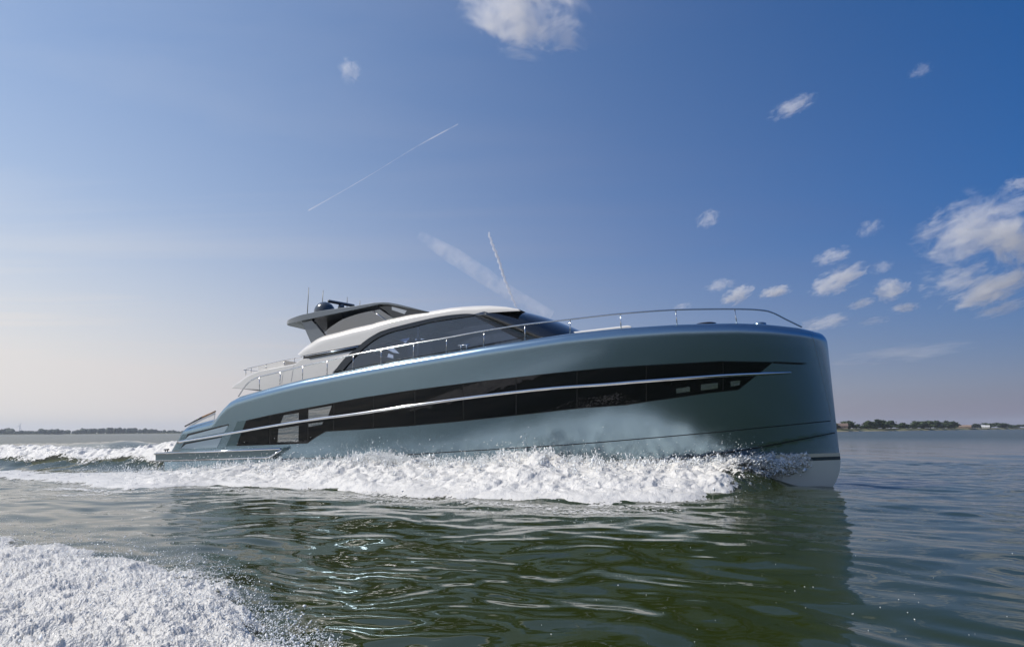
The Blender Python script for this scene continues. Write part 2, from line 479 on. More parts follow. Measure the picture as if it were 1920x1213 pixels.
def hull_b_final(x, z):
    k = np.clip((x - CX[0]) / 1.5, 0, 1)
    return b_hull(x, z) * (1 - 0.035 * k * (z < zc(x)))

def hull_strip_z(name, z0, z1, xa, xb, m, off, parent, n=120):
    """a painted stripe at constant height round the bow"""
    v, f = [], []
    for side in (-1, 1):
        pts = 1 - (1 - np.linspace(0, 1, n)) ** 2
        rng = pts if side == -1 else pts[::-1]
        for q in rng:
            for z in (z0, z1):
                xe = stem_x(z); x = xa + q * (xe - xa)
                v.append((x + off * 1.5 * (x > LB - 0.8), side * (hull_b_final(x, z) + off), z))
    N = 2 * n
    for i in range(N - 1): f.append((2 * i, 2 * i + 2, 2 * i + 3, 2 * i + 1))
    return mesh_obj(name, v, f, m, parent)
zA = on_hull(1562, 849)[2]; zBm = on_hull(1562, 855.5)[2]; zT = on_hull(1562, 864.5)[2]
hull_strip_z('boot_stripe', zBm, zA, 0.5, LB, M_CREAM, 0.006, hull)
hull_strip_z('lower_stripe', ZB - 0.0, zBm, 0.5, LB, M_NAVY, 0.004, hull)

def hull_band(name, top, bot, m, off, parent, nu=None, nv=5, skirt=0.03, us=None):
    """panel on the hull side between two edges given along the side"""
    tu, tv = lin(top); bu_, bv = lin(bot)
    if us is None:
        u0, u1 = max(tu[0], bu_[0]), min(tu[-1], bu_[-1])
        us = np.linspace(u0, u1, nu or max(6, int((u1 - u0) / 9)))
    v, f = [], []
    for u in us:
        a, b = np.interp(u, tu, tv), np.interp(u, bu_, bv)
        for k in range(nv):
            v.append(on_hull(u, a + (b - a) * k / (nv - 1), off))
    n = len(us)
    for i in range(n - 1):
        for k in range(nv - 1):
            a = i * nv + k; f.append((a, a + nv, a + nv + 1, a + 1))
    # skirt back to the shell
    base = len(v)
    border = [i * nv for i in range(n)] + [(n - 1) * nv + k for k in range(1, nv)] + [i * nv + nv - 1 for i in range(n - 2, -1, -1)] + [k for k in range(nv - 2, 0, -1)]
    for i in border: v.append(np.asarray(v[i]) + np.array([0, skirt, 0]))
    L = len(border)
    for i in range(L):
        j = (i + 1) % L; f.append((border[i], border[j], base + j, base + i))
    o = mesh_obj(name, v, f, m, parent, True)
    fix_normals(o)
    o.data.polygons.foreach_set('use_smooth', [True] * len(o.data.polygons))
    m_ = o.modifiers.new('e', 'EDGE_SPLIT'); m_.split_angle = math.radians(40)
    return o

def hull_quad(name, q, m, off, parent, n=4):
    v, f = [], []
    q = [np.array(p, float) for p in q]
    for i in range(n + 1):
        for j in range(n + 1):
            a, b = i / n, j / n
            p = (q[0] * (1 - a) + q[1] * a) * (1 - b) + (q[3] * (1 - a) + q[2] * a) * b
            v.append(on_hull(p[0], p[1], off))
    for i in range(n):
        for j in range(n):
            a = i * (n + 1) + j; f.append((a, a + 1, a + n + 2, a + n + 1))
    N = len(v); L = [i * (n + 1) for i in range(n + 1)] + [n * (n + 1) + j for j in range(1, n + 1)] + [i * (n + 1) + n for i in range(n - 1, -1, -1)] + list(range(n - 1, 0, -1))
    for i in L: v.append(np.asarray(v[i]) + np.array([0, 0.02, 0]))
    for i in range(len(L)):
        j = (i + 1) % len(L); f.append((L[i], L[j], N + j, N + i))
    o = mesh_obj(name, v, f, m, parent, False); fix_normals(o)
    return o

def hull_line(name, pts, wpx, m, off, parent, n=60):
    p = smooth_path(pts, n); v, f = [], []
    for i, (u, vv) in enumerate(p):
        for s in (-0.5, 0.5): v.append(on_hull(u, vv + s * wpx, off))
    for i in range(n - 1): f.append((2 * i, 2 * i + 2, 2 * i + 3, 2 * i + 1))
    return mesh_obj(name, v, f, m, parent)

G_TOP = [(443.5, 835.6), (462, 788), (507, 777.7), (563, 766.7), (626, 755), (680, 745), (770, 731.6), (900, 714.5), (1030, 700), (1140, 689), (1206, 685), (1352, 677), (1450, 678.5)]
G_BOT = [(443.5, 836), (509, 833.8), (576, 831.3), (592, 820), (611, 809), (640, 807.4), (680, 805), (770, 798.5), (848, 791.5), (973, 778.4), (1083, 766), (1174, 759.6), (1217, 753), (1331, 737), (1385, 731), (1450, 679)]
fus = np.unique(np.r_[np.linspace(443.6, 1449.5, 150), 462, 576, 611, 1385])
band = hull_band('window_band', G_TOP, G_BOT, M_BAND, 0.006, hull, us=fus)
splits = [446, 506, 577.5, 626, 700, 778, 868.5, 968, 1082, 1212, 1356, 1446]
tu, tv = lin(G_TOP); bu_, bv = lin(G_BOT)
for a, b in zip(splits[:-1], splits[1:]):
    us = np.unique(np.r_[np.linspace(a + 1.0, b - 1.0, max(8, int((b - a) / 7))), [q for q in (462, 576, 592, 611, 1385) if a + 1 < q < b - 1]])
    t2 = [(u, np.interp(u, tu, tv) + 1.0) for u in us]; b2 = [(u, max(np.interp(u, bu_, bv) - 1.2, np.interp(u, tu, tv) + 1.1)) for u in us]
    hull_band('hull_window', t2, b2, M_BLACKGLASS, 0.012, hull, us=us, nv=4)
hull_quad('quarter_panel', [(445.6, 790), (461.5, 788.2), (443, 835.6), (423.7, 837)], M_TEAL, 0.008, hull)
for q in [[(533, 778.3), (561, 774), (561, 788), (526, 794.5)], [(522.7, 803.7), (561, 798), (560, 828), (521, 829)],
          [(579, 768), (622.7, 760.5), (615.4, 781), (579, 786.5)], [(579, 794.4), (607, 790.5), (604, 796), (579, 800)],
          [(1268, 728.5), (1294, 725), (1294, 734), (1268.5, 737.4)], [(1314.6, 721), (1346, 717.6), (1346.5, 728), (1314.6, 732)], [(1370, 715), (1388.5, 713), (1387, 721.5), (1370.6, 725)]]:
    hull_quad('clear_pane', q, M_PALEPANE, 0.018, hull)
hull_band('slot', [(1450, 677.7), (1513, 680.5)], [(1450, 681.5), (1508, 684.3), (1513, 681)], M_FRAME, 0.006, hull)
hull_line('hull_seam', [(528, 860.4), (708, 855), (864, 846), (1030, 836), (1140, 827.7), (1344, 810), (1566, 788)], 1.7, M_SEAM, 0.005, hull)
hull_line('chine_line', [(1200, 870.5), (1307, 857), (1406, 842), (1485, 827), (1566, 811)], 2.0, M_SEAM, 0.006, hull)
hull_line('stem_reflection_edge', [(1522, 622), (1530, 655), (1541, 700), (1552, 748), (1559, 785)], 1.3, mat('stem_reflection_tan', (0.22, 0.20, 0.18), 0.35, metal=0.6, noise=0.1), 0.006, hull)  # tan strip paints in the edge of a reflection near the stem
# stern vents: recessed panels, paled as if reflecting sky, under dark slots
hull_quad('vent_slot', [(352, 813.5), (429, 794.5), (428.5, 799), (347, 823.5)], M_SEAM, 0.006, hull)
hull_quad('vent_panel', [(355, 816.5), (428.3, 797.3), (421, 810), (347, 823.5)], M_VENT, 0.012, hull)
hull_quad('vent_slot', [(345, 830.3), (416.5, 818), (415, 821), (338, 841)], M_SEAM, 0.006, hull)
hull_quad('vent_panel', [(349, 832.5), (416, 820), (407, 839.5), (338.5, 841.3)], M_VENT, 0.012, hull)
# chrome rub rail
RR = [(335, 829), (426, 813.7), (509, 799), (592.5, 786), (680, 774.6), (791, 758), (900, 743), (1030, 728.5), (1140, 720.5), (1206, 715), (1352, 704.5), (1450, 700), (1484, 698.5)]
rp = smooth_path(RR, 120)
tube('rub_rail', [on_hull(u, v, 0.03) for u, v in rp], [0.05 * (1 - 0.5 * sstep(0.94, 1, i / 119)) for i in range(120)], M_STEEL, hull, 12)

# swim platform and its chrome edged side fender
pl = []
YP = -2.62
P = lambda u, v, y=YP: on_plane(u, v, y)
a0, a1, a2, a3 = P(297, 848), P(537, 838), P(514, 860), P(297, 866)
poly = [(a0[0], a0[2]), (a1[0], a1[2]), (a1[0] - 0.05, a1[2] - 0.12), (a2[0] + 0.12, a2[2] + 0.10), (a2[0], a2[2]), (a3[0], a3[2])]
plat = prism('swim_platform', poly, YP - 0.14, -YP + 0.14, M_TEAL, yacht); bevel(plat, 0.03, 3)
for s in (-1, 1):
    yy = s * (-YP + 0.16)
    tube('chrome_trim', [(a0[0], yy, a0[2] - 0.05), (a1[0] - 0.12, yy, a1[2] - 0.05)], 0.035, M_STEEL, plat)
    tube('chrome_trim', [(a3[0], yy, a3[2] + 0.05), (a2[0] - 0.15, yy, a2[2] + 0.05), (a2[0] + 0.05, yy, a2[2] + 0.11), (a1[0] - 0.08, yy, a1[2] - 0.09)], 0.03, M_STEEL, plat)
mesh_obj('platform_deck', [(a0[0] + .05, YP, a0[2] + .012), (pa0[0] + .3, YP, a0[2] + .012), (pa0[0] + .3, -YP, a0[2] + .012), (a0[0] + .05, -YP, a0[2] + .012)], [(0, 1, 2, 3)], M_TEAK, plat, False)
c0 = P(312, 845, -2.3)
tube('mooring_cleat', [(c0[0] - 0.12, -2.3, a0[2] + .1), (c0[0] + 0.12, -2.3, a0[2] + .1)], 0.03, M_DOME, plat)
for dx in (-0.06, 0.06): tube('cleat_post', [(c0[0] + dx, -2.3, a0[2]), (c0[0] + dx, -2.3, a0[2] + .1)], 0.02, M_DOME, plat)

# cockpit wing panels on the quarters
for s in (-1, 1):
    q = [P(345, 797, -2.55), P(380, 781, -2.55), P(381, 787, -2.55)]
    w0, w1, w2, w3 = P(347, 799, -2.5), P(380, 781.5, -2.5), P(404, 771, -2.5), P(404, 784, -2.5)
    f1 = lambda p: np.array([p[0], s * 2.5, p[2]])
    plate('wing_screen', [f1(P(352, 799, -2.5)), f1(P(381, 782.5, -2.5)), f1(P(403, 773.5, -2.5)), f1(P(402, 786, -2.5))], M_CUSHION, yacht, 0.02, (0, s, 0))
    tube('wing_cap', [f1(w0), f1(w1)], 0.03, M_FRAME, yacht); tube('wing_cap', [f1(w1), f1(w2)], 0.03, M_TEAK, yacht)

# ------------------------------------------------------------------ superstructure
YH, KH, ZH = 2.05, 0.12, 3.6               # house side: y = -(YH - KH (z - ZH))
def hs(u, v, inb=0.0): return on_plane(u, v, -(YH - inb), KH, ZH)
def hsy(z, inb=0.0): return -(YH - inb - KH * (z - ZH))
# aft house: the flybridge deck overhang with its white sides
AFT = [(432.5, 727.5), (438, 722), (445, 717), (461.7, 705), (482.5, 696), (507.5, 691), (536.7, 684.6), (553, 681.5), (558, 677), (564, 673.5), (610, 665), (664, 655.5),
       (668, 658), (651, 673), (626, 698), (622, 708), (560, 722), (489, 738), (489, 731)]
pts = [hs(u, v) for u, v in AFT]
v, f = [], []
n = len(pts)
for s in (-1, 1):
    for p in pts: v.append((p[0], s * -p[1], p[2]))
tr = tessellate_polygon([[Vector((p[0], p[2], 0)) for p in pts]])
f += [tuple(t) for t in tr] + [tuple(n + i for i in t) for t in tr]
for i in range(n):
    j = (i + 1) % n; f.append((i, j, n + j, n + i))
aft = mesh_obj('flybridge_deck', v, f, M_WHITE, yacht, False); fix_normals(aft); bevel(aft, 0.05, 3, 25)
pU = [hs(436, 729.3, 0.1), hs(488, 732.3, 0.1)]
mesh_obj('teak_ceiling', [(pU[0][0] + .35, -1.8, pU[0][2] - .01), (pU[1][0], -1.8, pU[1][2] - .02), (pU[1][0], 1.8, pU[1][2] - .02), (pU[0][0] + .35, 1.8, pU[0][2] - .01)], [(0, 1, 2, 3)], M_TEAK, aft, False)
for uu in ((531, 694, 528, 719), (551, 682, 546, 715)):
    a, b = hs(uu[0], uu[1], -0.004), hs(uu[2], uu[3], -0.004)
    tube('panel_joint', [a, b], 0.004, M_JOINT, aft, 5)

# coach roof: loft of rounded sections between its lower edge and its top line
R_TOP = [(566, 665.5), (572, 657), (578, 649), (586.7, 641.5), (599, 633.5), (611.7, 628), (640, 621), (666, 613.7), (722, 601), (774, 590), (806.7, 584.3), (848, 578), (890, 574.3), (921, 574), (952.5, 577), (976, 582)]
R_BOT = [(566, 667), (620, 657), (676, 646), (679, 643), (693, 632.5), (711.7, 622), (732.5, 615), (761.7, 607.5), (782, 602.5), (809, 598), (843, 591.6), (869, 588.3), (890, 589), (913, 586.5), (952.5, 584), (976, 583)]
tu, tv = lin(R_TOP); bu2, bv2 = lin(R_BOT)
us = np.unique(np.r_[np.linspace(566, 976, 90), 676, 679])
v, f = [], []
NS = 15
for u in us:
    p1 = hs(u, np.interp(u, tu, tv), 0.30); p0 = hs(u, np.interp(u, bu2, bv2))
    y0 = hsy(p0[2]); hgt = max(p1[2] - p0[2], 0.01)
    r = min(0.42, hgt * 0.8)
    sec = [(p0[1], p0[2], p0[0])]
    yside = hsy(p1[2] - r); xm = p0[0] + (p1[0] - p0[0]) * (1 - r / hgt)
    for k in range(7):
        th = k / 6 * math.pi / 2
        sec.append((yside + r * (1 - math.cos(th)), p1[2] - r + r * math.sin(th), xm + (p1[0] - xm) * math.sin(th)))
    for k in range(1, 5): sec.append((sec[7][0] * (1 - k / 4), p1[2] + 0.06 * (1 - (1 - k / 4) ** 2), p1[0]))
    full = sec + [(-y, z, x) for (y, z, x) in sec[-2::-1]]
    if u > 610:                                  # unseen port side cut away so sky shows through the cabin openings
        for k in range(len(full) - 8, len(full)): full[k] = (min(full[k][0], 1.3), max(full[k][1], p1[2] - 0.05 - 0.01 * (k - len(full) + 8)), p1[0])
    for (y, z, x) in full: v.append((x, y, z))
K = len(full); n = len(us)
for i in range(n - 1):
    for k in range(K - 1):
        a = i * K + k; f.append((a, a + K, a + K + 1, a + 1))
f.append(tuple(range(K)))
roof = mesh_obj('coach_roof', v, f, M_WHITE, yacht); fix_normals(roof)
if sum(p.normal.z * p.area for p in roof.data.polygons) < 0: roof.data.flip_normals()
roof.data.polygons.foreach_set('use_smooth', [True] * len(roof.data.polygons))
m_ = roof.modifiers.new('e', 'EDGE_SPLIT'); m_.split_angle = math.radians(50)
tube('roof_groove', [hs(u, v_, -0.004) for u, v_ in [(580, 671), (620, 663.5), (668, 654.5)]], 0.035, M_SEAM, roof, 6)
tube('roof_trim', [hs(u, v_, -0.03) for u, v_ in [(572, 667.5), (620, 659.5), (672, 649.5)]], 0.022, M_STEEL, roof, 8)

# arched side window: frame and glass, both sides
OUT = [(625.6, 697.5), (647, 670.6), (675, 647), (690, 635), (715, 622), (740, 613.7), (782.5, 602.5), (827.5, 593), (869, 588.3), (890, 589)]
INN = [(642.5, 694), (663.7, 670), (680, 653.7), (700, 638), (720, 627.5), (740, 620.6), (770, 613.7), (807.5, 604), (857.5, 596), (888, 592)]
o_s = smooth_path(OUT, 40); i_s = smooth_path(INN, 40)
PILL = [(890, 591), (940, 611), (997, 635)]
for s in (-1, 1):
    sgn = lambda p: np.array([p[0], s * -p[1], p[2]])
    ring = [sgn(hs(u, v_, -0.02)) for u, v_ in o_s] + [sgn(hs(u, v_, -0.02)) for u, v_ in i_s[::-1]]
    fr = plate('window_frame', ring, M_FRAME, yacht, 0.10, (0, s, 0))
    gl = [sgn(hs(u, v_, 0.03)) for u, v_ in i_s] + [sgn(hs(u, v_, 0.03)) for u, v_ in [(896, 592), (945, 612), (1000, 636), (1000, 650), (900, 672), (800, 690), (700, 706), (640, 712)]]
    plate('side_window', gl, M_SIDEGLASS, yacht, 0.012, (0, s, 0))
    plate('mullion', [sgn(hs(u, v_, 0.06)) for u, v_ in [(782, 611), (785.5, 610), (785, 672), (781.5, 673)]], M_FRAME, yacht, 0.03, (0, s, 0))
    # slim pillar between side glass and windscreen
    plate('windscreen_pillar', [sgn(hs(u, v_, 0.0)) for u, v_ in [(884, 590.5), (893, 590), (1002, 636), (1002, 646), (994, 646)]], M_FRAME, yacht, 0.06, (0, s, 0))

# wrapped black windscreen
v, f = [], []
NT, NQ = 12, 21
for i in range(NT):
    t = i / (NT - 1) * 1.25
    A = hs(890 + (994 - 890) * t, 589.5 + (634 - 589.5) * t)
    sil = smooth_path([(972, 582.5), (1004.6, 589.5), (1038.5, 600), (1067, 611.6), (1087, 621), (1105, 631)], 50)
    uv = sil[min(49, int(round(i / (NT - 1) * 49)))]
    C = on_plane(uv[0], uv[1], -0.75)
    for k in range(NQ):
        th = -math.pi / 2 + math.pi * k / (NQ - 1)
        y = A[1] * -math.sin(th)
        c = abs(math.cos(th)) ** 0.8
        c = math.cos(th) ** 0.75 if math.cos(th) > 1e-6 else 0
        v.append((A[0] + (C[0] - A[0]) * c * 1.03, y, A[2] + (C[2] - A[2]) * min(1, c)))
for i in range(NT - 1):
    for k in range(NQ - 1):
        a = i * NQ + k; f.append((a, a + 1, a + NQ + 1, a + NQ))
ws = mesh_obj('windscreen', v, f, M_BLACKGLOSS, yacht)
m_ = ws.modifiers.new('s', 'SOLIDIFY'); m_.thickness = 0.03

# cabin interior: dark far wall with window openings, floor, helm seat
def fp(u, v_): return on_plane(u, v_, 1.9)
far_outer = [fp(u, v_) for u, v_ in [(560, 740), (570, 660), (690, 628), (760, 603), (880, 590), (1020, 640), (1020, 700)]]
holes = [[(741, 633), (769, 629), (770, 634), (765, 637.5), (760.6, 643.7)], [(777, 636), (780.5, 632), (781, 640)],
         [(732, 647), (749.5, 663), (737, 661), (725, 655)], [(727, 662), (737.5, 666), (737.5, 673), (723, 677)], [(788, 634), (817.5, 640), (811, 647.5), (787, 643)]]
plate('cabin_lining', far_outer, M_DARK, yacht, 0.05, (0, -1, 0), [[fp(*p) for p in h] for h in holes])
fl = hs(640, 700)[2] - 0.8
xA, xB = hs(640, 700)[0], hs(1000, 640)[0]
mesh_obj('cabin_floor', [(xA, -1.9, fl), (xB + 1, -1.9, fl), (xB + 1, 1.9, fl), (xA, 1.9, fl)], [(0, 1, 2, 3)], M_DARK, yacht, False)

# ------------------------------------------------------------------ flybridge
YF = 1.72
def fs(u, v_, y=YF): return on_plane(u, v_, -y)
HT = [(541, 602.5), (545, 597), (566, 590), (597, 583.5), (628, 579), (666, 573.7), (701, 567.5), (716, 566.5), (728, 567), (745, 570), (774, 577), (804, 584.6)]
HBm = [(541, 605), (553, 604), (587, 597), (620, 590), (666, 580.5), (711.7, 570.5), (728, 571), (745, 574), (774, 580), (804, 585.5)]
tu, tv = lin(HT); bu2, bv2 = lin(HBm)
us = np.unique(np.r_[np.linspace(541, 560, 12), np.linspace(560, 804, 60)])
v, f = [], []
x_end = fs(541, 603)[0]
XSH = 0.42
NS = 9
for u in us:
    a, b = fs(u, np.interp(u, tu, tv)), fs(u, np.interp(u, bu2, bv2))
    d = np.clip((a[0] - x_end) / 0.8, 0, 1)
    sh = XSH * (1 - d) ** 2; a = a - np.array([sh, 0, 0]); b = b - np.array([sh, 0, 0])
    yb = YF * (0.72 + 0.28 * (1 - (1 - d) ** 2.4) ** (1 / 2.4))
    for k in range(NS): v.append((a[0], yb * (2 * k / (NS - 1) - 1), a[2] + 0.05 * (1 - (2 * k / (NS - 1) - 1) ** 2)))
    for k in range(NS): v.append((b[0], yb * (1 - 2 * k / (NS - 1)), b[2]))
K = 2 * NS; n = len(us)
for i in range(n - 1):
    for k in range(K):
        k2 = (k + 1) % K; f.append((i * K + k, i * K + k2, (i + 1) * K + k2, (i + 1) * K + k))
f.append(tuple(range(K))); f.append(tuple(range((n - 1) * K, n * K)))
ht = mesh_obj('hardtop', v, f, M_GREY, yacht, False); fix_normals(ht); bevel(ht, 0.02, 2, 40)
for s in (-1, 1):
    sy = lambda u, v_, y: (lambda p: np.array([p[0], s * y, p[2]]))(fs(u, v_, y))
    # strut
    st = [sy(u, v_, 1.6) for u, v_ in [(566, 604), (584.6, 599), (610, 629), (598, 640), (584, 645)]]
    plate('hardtop_strut', st, M_GREY, yacht, 0.14, (0, s, 0))
    dg = smooth_path([(607.5, 624), (617, 615), (628, 607.5), (640, 600), (657.5, 593), (678, 587), (699, 582.5)], 20)
    plate('side_deflector', [sy(u, v_, 1.62) for u, v_ in dg] + [sy(u, v_, 1.62) for u, v_ in [(724, 601), (724, 606), (670, 618), (612, 632)]], M_FLYGLASS, yacht, 0.012, (0, s, 0))
    tube('deflector_post', [sy(699, 582.5, 1.63), sy(724, 601.5, 1.63)], 0.02, M_STEEL, yacht)
    plate('deflector_wing', [sy(u, v_, 1.60) for u, v_ in [(700, 582.5), (712, 580), (740, 598), (725, 602)]], M_FLYGLASS, yacht, 0.012, (0, s, 0))
    bp = plate('hardtop_bracket', [sy(u, v_, 1.55) for u, v_ in [(702, 571), (714, 569), (728, 569), (745, 572), (803, 585), (800, 590), (742, 602), (733, 592), (722, 582)]], M_BLACKGLOSS, yacht, 0.05, (0, s, 0))
    plate('bracket_window', [sy(u, v_, 1.565) for u, v_ in [(734.6, 575), (762.7, 582.5), (758.5, 589), (734.6, 581)]], M_PALEPANE, bp, 0.02, (0, s, 0))
    tube('strut_edge', [sy(585.5, 600, 1.61), sy(610.5, 628.5, 1.61)], 0.03, M_FRAME, yacht, 8)
# helm console and seats under the hardtop
cp = lambda u, v_: (lambda p: (p[0], p[2]))(fs(u, v_, 0.0))
prism('flybridge_console', [cp(598, 604), cp(650, 593.5), cp(668, 597), (cp(668, 597)[0], cp(610, 640)[1] - 0.6), (cp(640, 610)[0], cp(610, 640)[1] - 0.6), cp(640, 610)], -0.9, 0.9, M_DARK, yacht)
# satellite dome, radar bar, aerials on the hardtop
dc = fs(608.5, 584, 0.9); rd = 17.7 / 1067 * 24.5
v, f = [], []
prof = [(rd, -0.35), (rd, 0.0)] + [(rd * math.cos(a), rd * math.sin(a)) for a in np.linspace(0.1, math.pi / 2, 12)]
for r_, h_ in prof:
    for k in range(32): v.append((dc[0] + max(r_, 1e-3) * math.cos(k * math.pi / 16), dc[1] + max(r_, 1e-3) * math.sin(k * math.pi / 16), dc[2] - 0.02 + h_))
for i in range(len(prof) - 1):
    for k in range(32): f.append((i * 32 + k, i * 32 + (k + 1) % 32, (i + 1) * 32 + (k + 1) % 32, (i + 1) * 32 + k))
mesh_obj('satellite_dome', v, f, M_DOME, yacht)
r0, r1 = fs(615, 564.5, 0.5), fs(664, 573.5, -0.55)
radar = empty('radar_scanner', None, None); radar.parent = yacht
rb = tube('radar_bar', [r0, r1], 0.075, M_DOME, radar, 4); bevel(rb, 0.015)
rm = (np.array(r0) + np.array(r1)) / 2
tube('radar_pedestal', [rm - np.array([0, 0, 0.30]), rm - np.array([0, 0, 0.05])], [0.16, 0.11], M_DOME, radar, 16)
for (u0, v0, u1, v1, y) in [(579, 539, 576, 591, 1.1), (606, 544.6, 604, 572, 0.2), (651, 557, 650.6, 574, -0.6), (675, 564, 674.6, 574, -1.0)]:
    a, b = fs(u0, v0, y), fs(u1, v1, y)
    tube('whip_aerial', [b - np.array([0, 0, 0.15]), b, a], [0.018, 0.018, 0.012], M_SOFFIT, yacht, 6)
# aft flybridge rail and sun lounge
def rail(name, pts, r, fnp, m=M_RAIL, n=60):
    return tube(name, [fnp(u, v_) for u, v_ in smooth_path(pts, n)], r, m, yacht, 8)
for s in (-1, 1):
    rf = lambda u, v_: (lambda p: np.array([p[0], s * -p[1], p[2]]))(hs(u, v_, 0.15))
    rail('flybridge_rail', [(460, 694), (466, 690.5), (482.5, 686.7), (536.7, 674.5), (566, 669)], 0.02, rf)
    for (u, t_, b_) in [(461, 694, 702), (471, 689.5, 698), (499, 683.5, 692), (533, 676, 686), (552, 672.5, 682)]:
        tube('rail_post', [rf(u, t_), rf(u, b_ + 2)], 0.014, M_RAIL, yacht, 6)
g0 = [hs(u, v_, 0.5) for u, v_ in [(484, 687), (532, 675.5), (533, 686), (484, 697)]]
prism('sun_lounge', [(p[0], p[2]) for p in g0], -1.4, 1.4, M_CUSHION, yacht)
rearp = [rf(460, 694)[0], rf(460, 694)[2]]
tube('flybridge_rail', [(rearp[0], y, rearp[1]) for y in (-1.85, 0, 1.85)], 0.02, M_RAIL, yacht, 8)

# ------------------------------------------------------------------ bulwark rail
def fn_rail(x, z): return np.clip(b_top(x) - 0.24, 0.02, None)
def rl(u, v_): return on_hull(u, v_, fn=fn_rail)
BR = [(447, 743), (459.6, 724), (470, 713.8), (486.7, 706.5), (526, 697), (568, 686.5), (613.7, 676), (662.7, 665), (714.8, 655.4), (776, 644), (838, 633.5), (906, 620.7), (984, 608.5), (1067, 599), (1163, 588.4), (1266, 581), (1377, 579.5), (1428, 581.7), (1450, 587), (1474, 599), (1503, 613)]
bp_ = [rl(u, v_) for u, v_ in smooth_path(BR, 140)]
SP = [(486.7, 706.5, 486.2, 732), (526, 697, 524.6, 721), (568, 686.5, 567, 711), (613.7, 676, 613, 702), (662.7, 665, 662, 692), (714.8, 655.4, 714.5, 683), (776, 644, 775, 672), (838, 633.5, 836.5, 661), (908, 620.5, 907, 650), (984, 608.5, 984.5, 639), (1069, 598.8, 1069, 627), (1163, 588.4, 1164.7, 618), (1267, 581, 1269.7, 611), (1377.5, 579.5, 1381.8, 609)]
for s in (-1, 1):
    mir = lambda p: np.array([p[0], s * -p[1], p[2]])
    tube('guard_rail', [mir(p) for p in bp_], 0.024, M_RAIL, yacht, 10)
    for a in SP: tube('stanchion', [mir(rl(a[0], a[1])), mir(rl(a[2], a[3]))], 0.016, M_RAIL, yacht, 8)
# deck cleat
c1 = rl(870, 651)
cl = tube('deck_cleat', [c1 + np.array([-0.2, 0, 0.07]), c1 + np.array([0.2, 0, 0.07])], 0.025, M_STEEL, yacht, 8)
for dx in (-0.1, 0.1): tube('cleat_post', [c1 + np.array([dx, 0, -0.05]), c1 + np.array([dx, 0, 0.07])], 0.03, M_STEEL, cl, 8)
# sun pad and hatches on the fore deck
q0, q1 = on_plane(1060, 624, -1.2), on_plane(1185, 609.5, -1.2)
pad = prism('sun_pad', [(q0[0], q0[2] - 0.5), (q1[0], q1[2] - 0.5), (q1[0], q1[2] - 0.05), (q1[0] - 0.12, q1[2]), (q0[0] + 0.1, q0[2]), (q0[0], q0[2] - 0.05)], -1.25, 1.25, M_CUSHION, yacht); bevel(pad, 0.05, 3)
def lens_shape(name, c, rx, ry, h, m):
    v, f = [], []
    for i in range(6):
        a = i / 5 * math.pi / 2
        for k in range(28):
            th = k / 28 * 2 * math.pi
            v.append((c[0] + rx * max(math.cos(a), 0.01) * math.cos(th), c[1] + ry * max(math.cos(a), 0.01) * math.sin(th), c[2] - 0.25 * (i == 0) + h * math.sin(a)))
    for i in range(5):
        for k in range(28): f.append((i * 28 + k, i * 28 + (k + 1) % 28, (i + 1) * 28 + (k + 1) % 28, (i + 1) * 28 + k))
    return mesh_obj(name, v, f, m, yacht)
q = on_plane(1323, 608.5, -1.2); lens_shape('deck_hatch', q, 0.33, 0.33, 0.05, M_FRAME)
q = on_plane(1424, 608, -0.9); lens_shape('anchor_fairlead', q, 0.2, 0.2, 0.06, M_HULL)
# reflection edge down the stem is painted with the hull lines

# ------------------------------------------------------------------ water and wake
ORG2 = np.array([ORG[0], ORG[1]]); HD2 = hd[:2]; ST2 = -port[:2]          # along, towards starboard
def sl_of(x, y):
    dx, dy = x - ORG2[0], y - ORG2[1]
    return dx * HD2[0] + dy * HD2[1], dx * ST2[0] + dy * ST2[1]
def xy_of(s, l): return ORG2[0] + s * HD2[0] + l * ST2[0], ORG2[1] + s * HD2[1] + l * ST2[1]

def side_l(s):                     # half breadth of the hull at the water
    s = np.asarray(s, float)
    zl = -0.0305 * (LB - s)
    zl = np.where(s > 0, -zl * 0 + 0.68 * (1 - s / LB), 0.68)   # local height of the water plane
    return np.where(s > 0, b_hull(np.clip(s, 0, LB), zl), 2.49)
FT = [(-900, 905), (-300, 899), (0, 894), (30, 893.5), (100, 889), (200, 889), (300, 885), (350, 884), (450, 874), (520, 871), (560, 869), (600, 872), (640, 868), (665, 856), (690, 851), (715, 858), (750, 862), (800, 866), (860, 868), (900, 864), (940, 855), (970, 848), (1000, 848), (1050, 857), (1100, 868), (1200, 869), (1300, 868), (1350, 862), (1400, 858), (1440, 862), (1480, 872), (1500, 884), (1520, 900)]
FB = [(-900, 905), (-300, 900), (0, 896), (60, 901), (100, 904), (150, 905), (230, 920), (300, 915), (400, 911), (500, 916), (600, 919), (700, 926), (800, 931), (900, 936), (1000, 941), (1100, 946), (1250, 943), (1350, 936), (1420, 926), (1470, 915), (1520, 906)]
ftu, ftv = lin(FT); fbu, fbv = lin(FB)
S_ = np.linspace(-13, 21.6, 220)
L0 = side_l(S_) - 0.12
L1 = np.zeros_like(S_); ZC = np.zeros_like(S_)
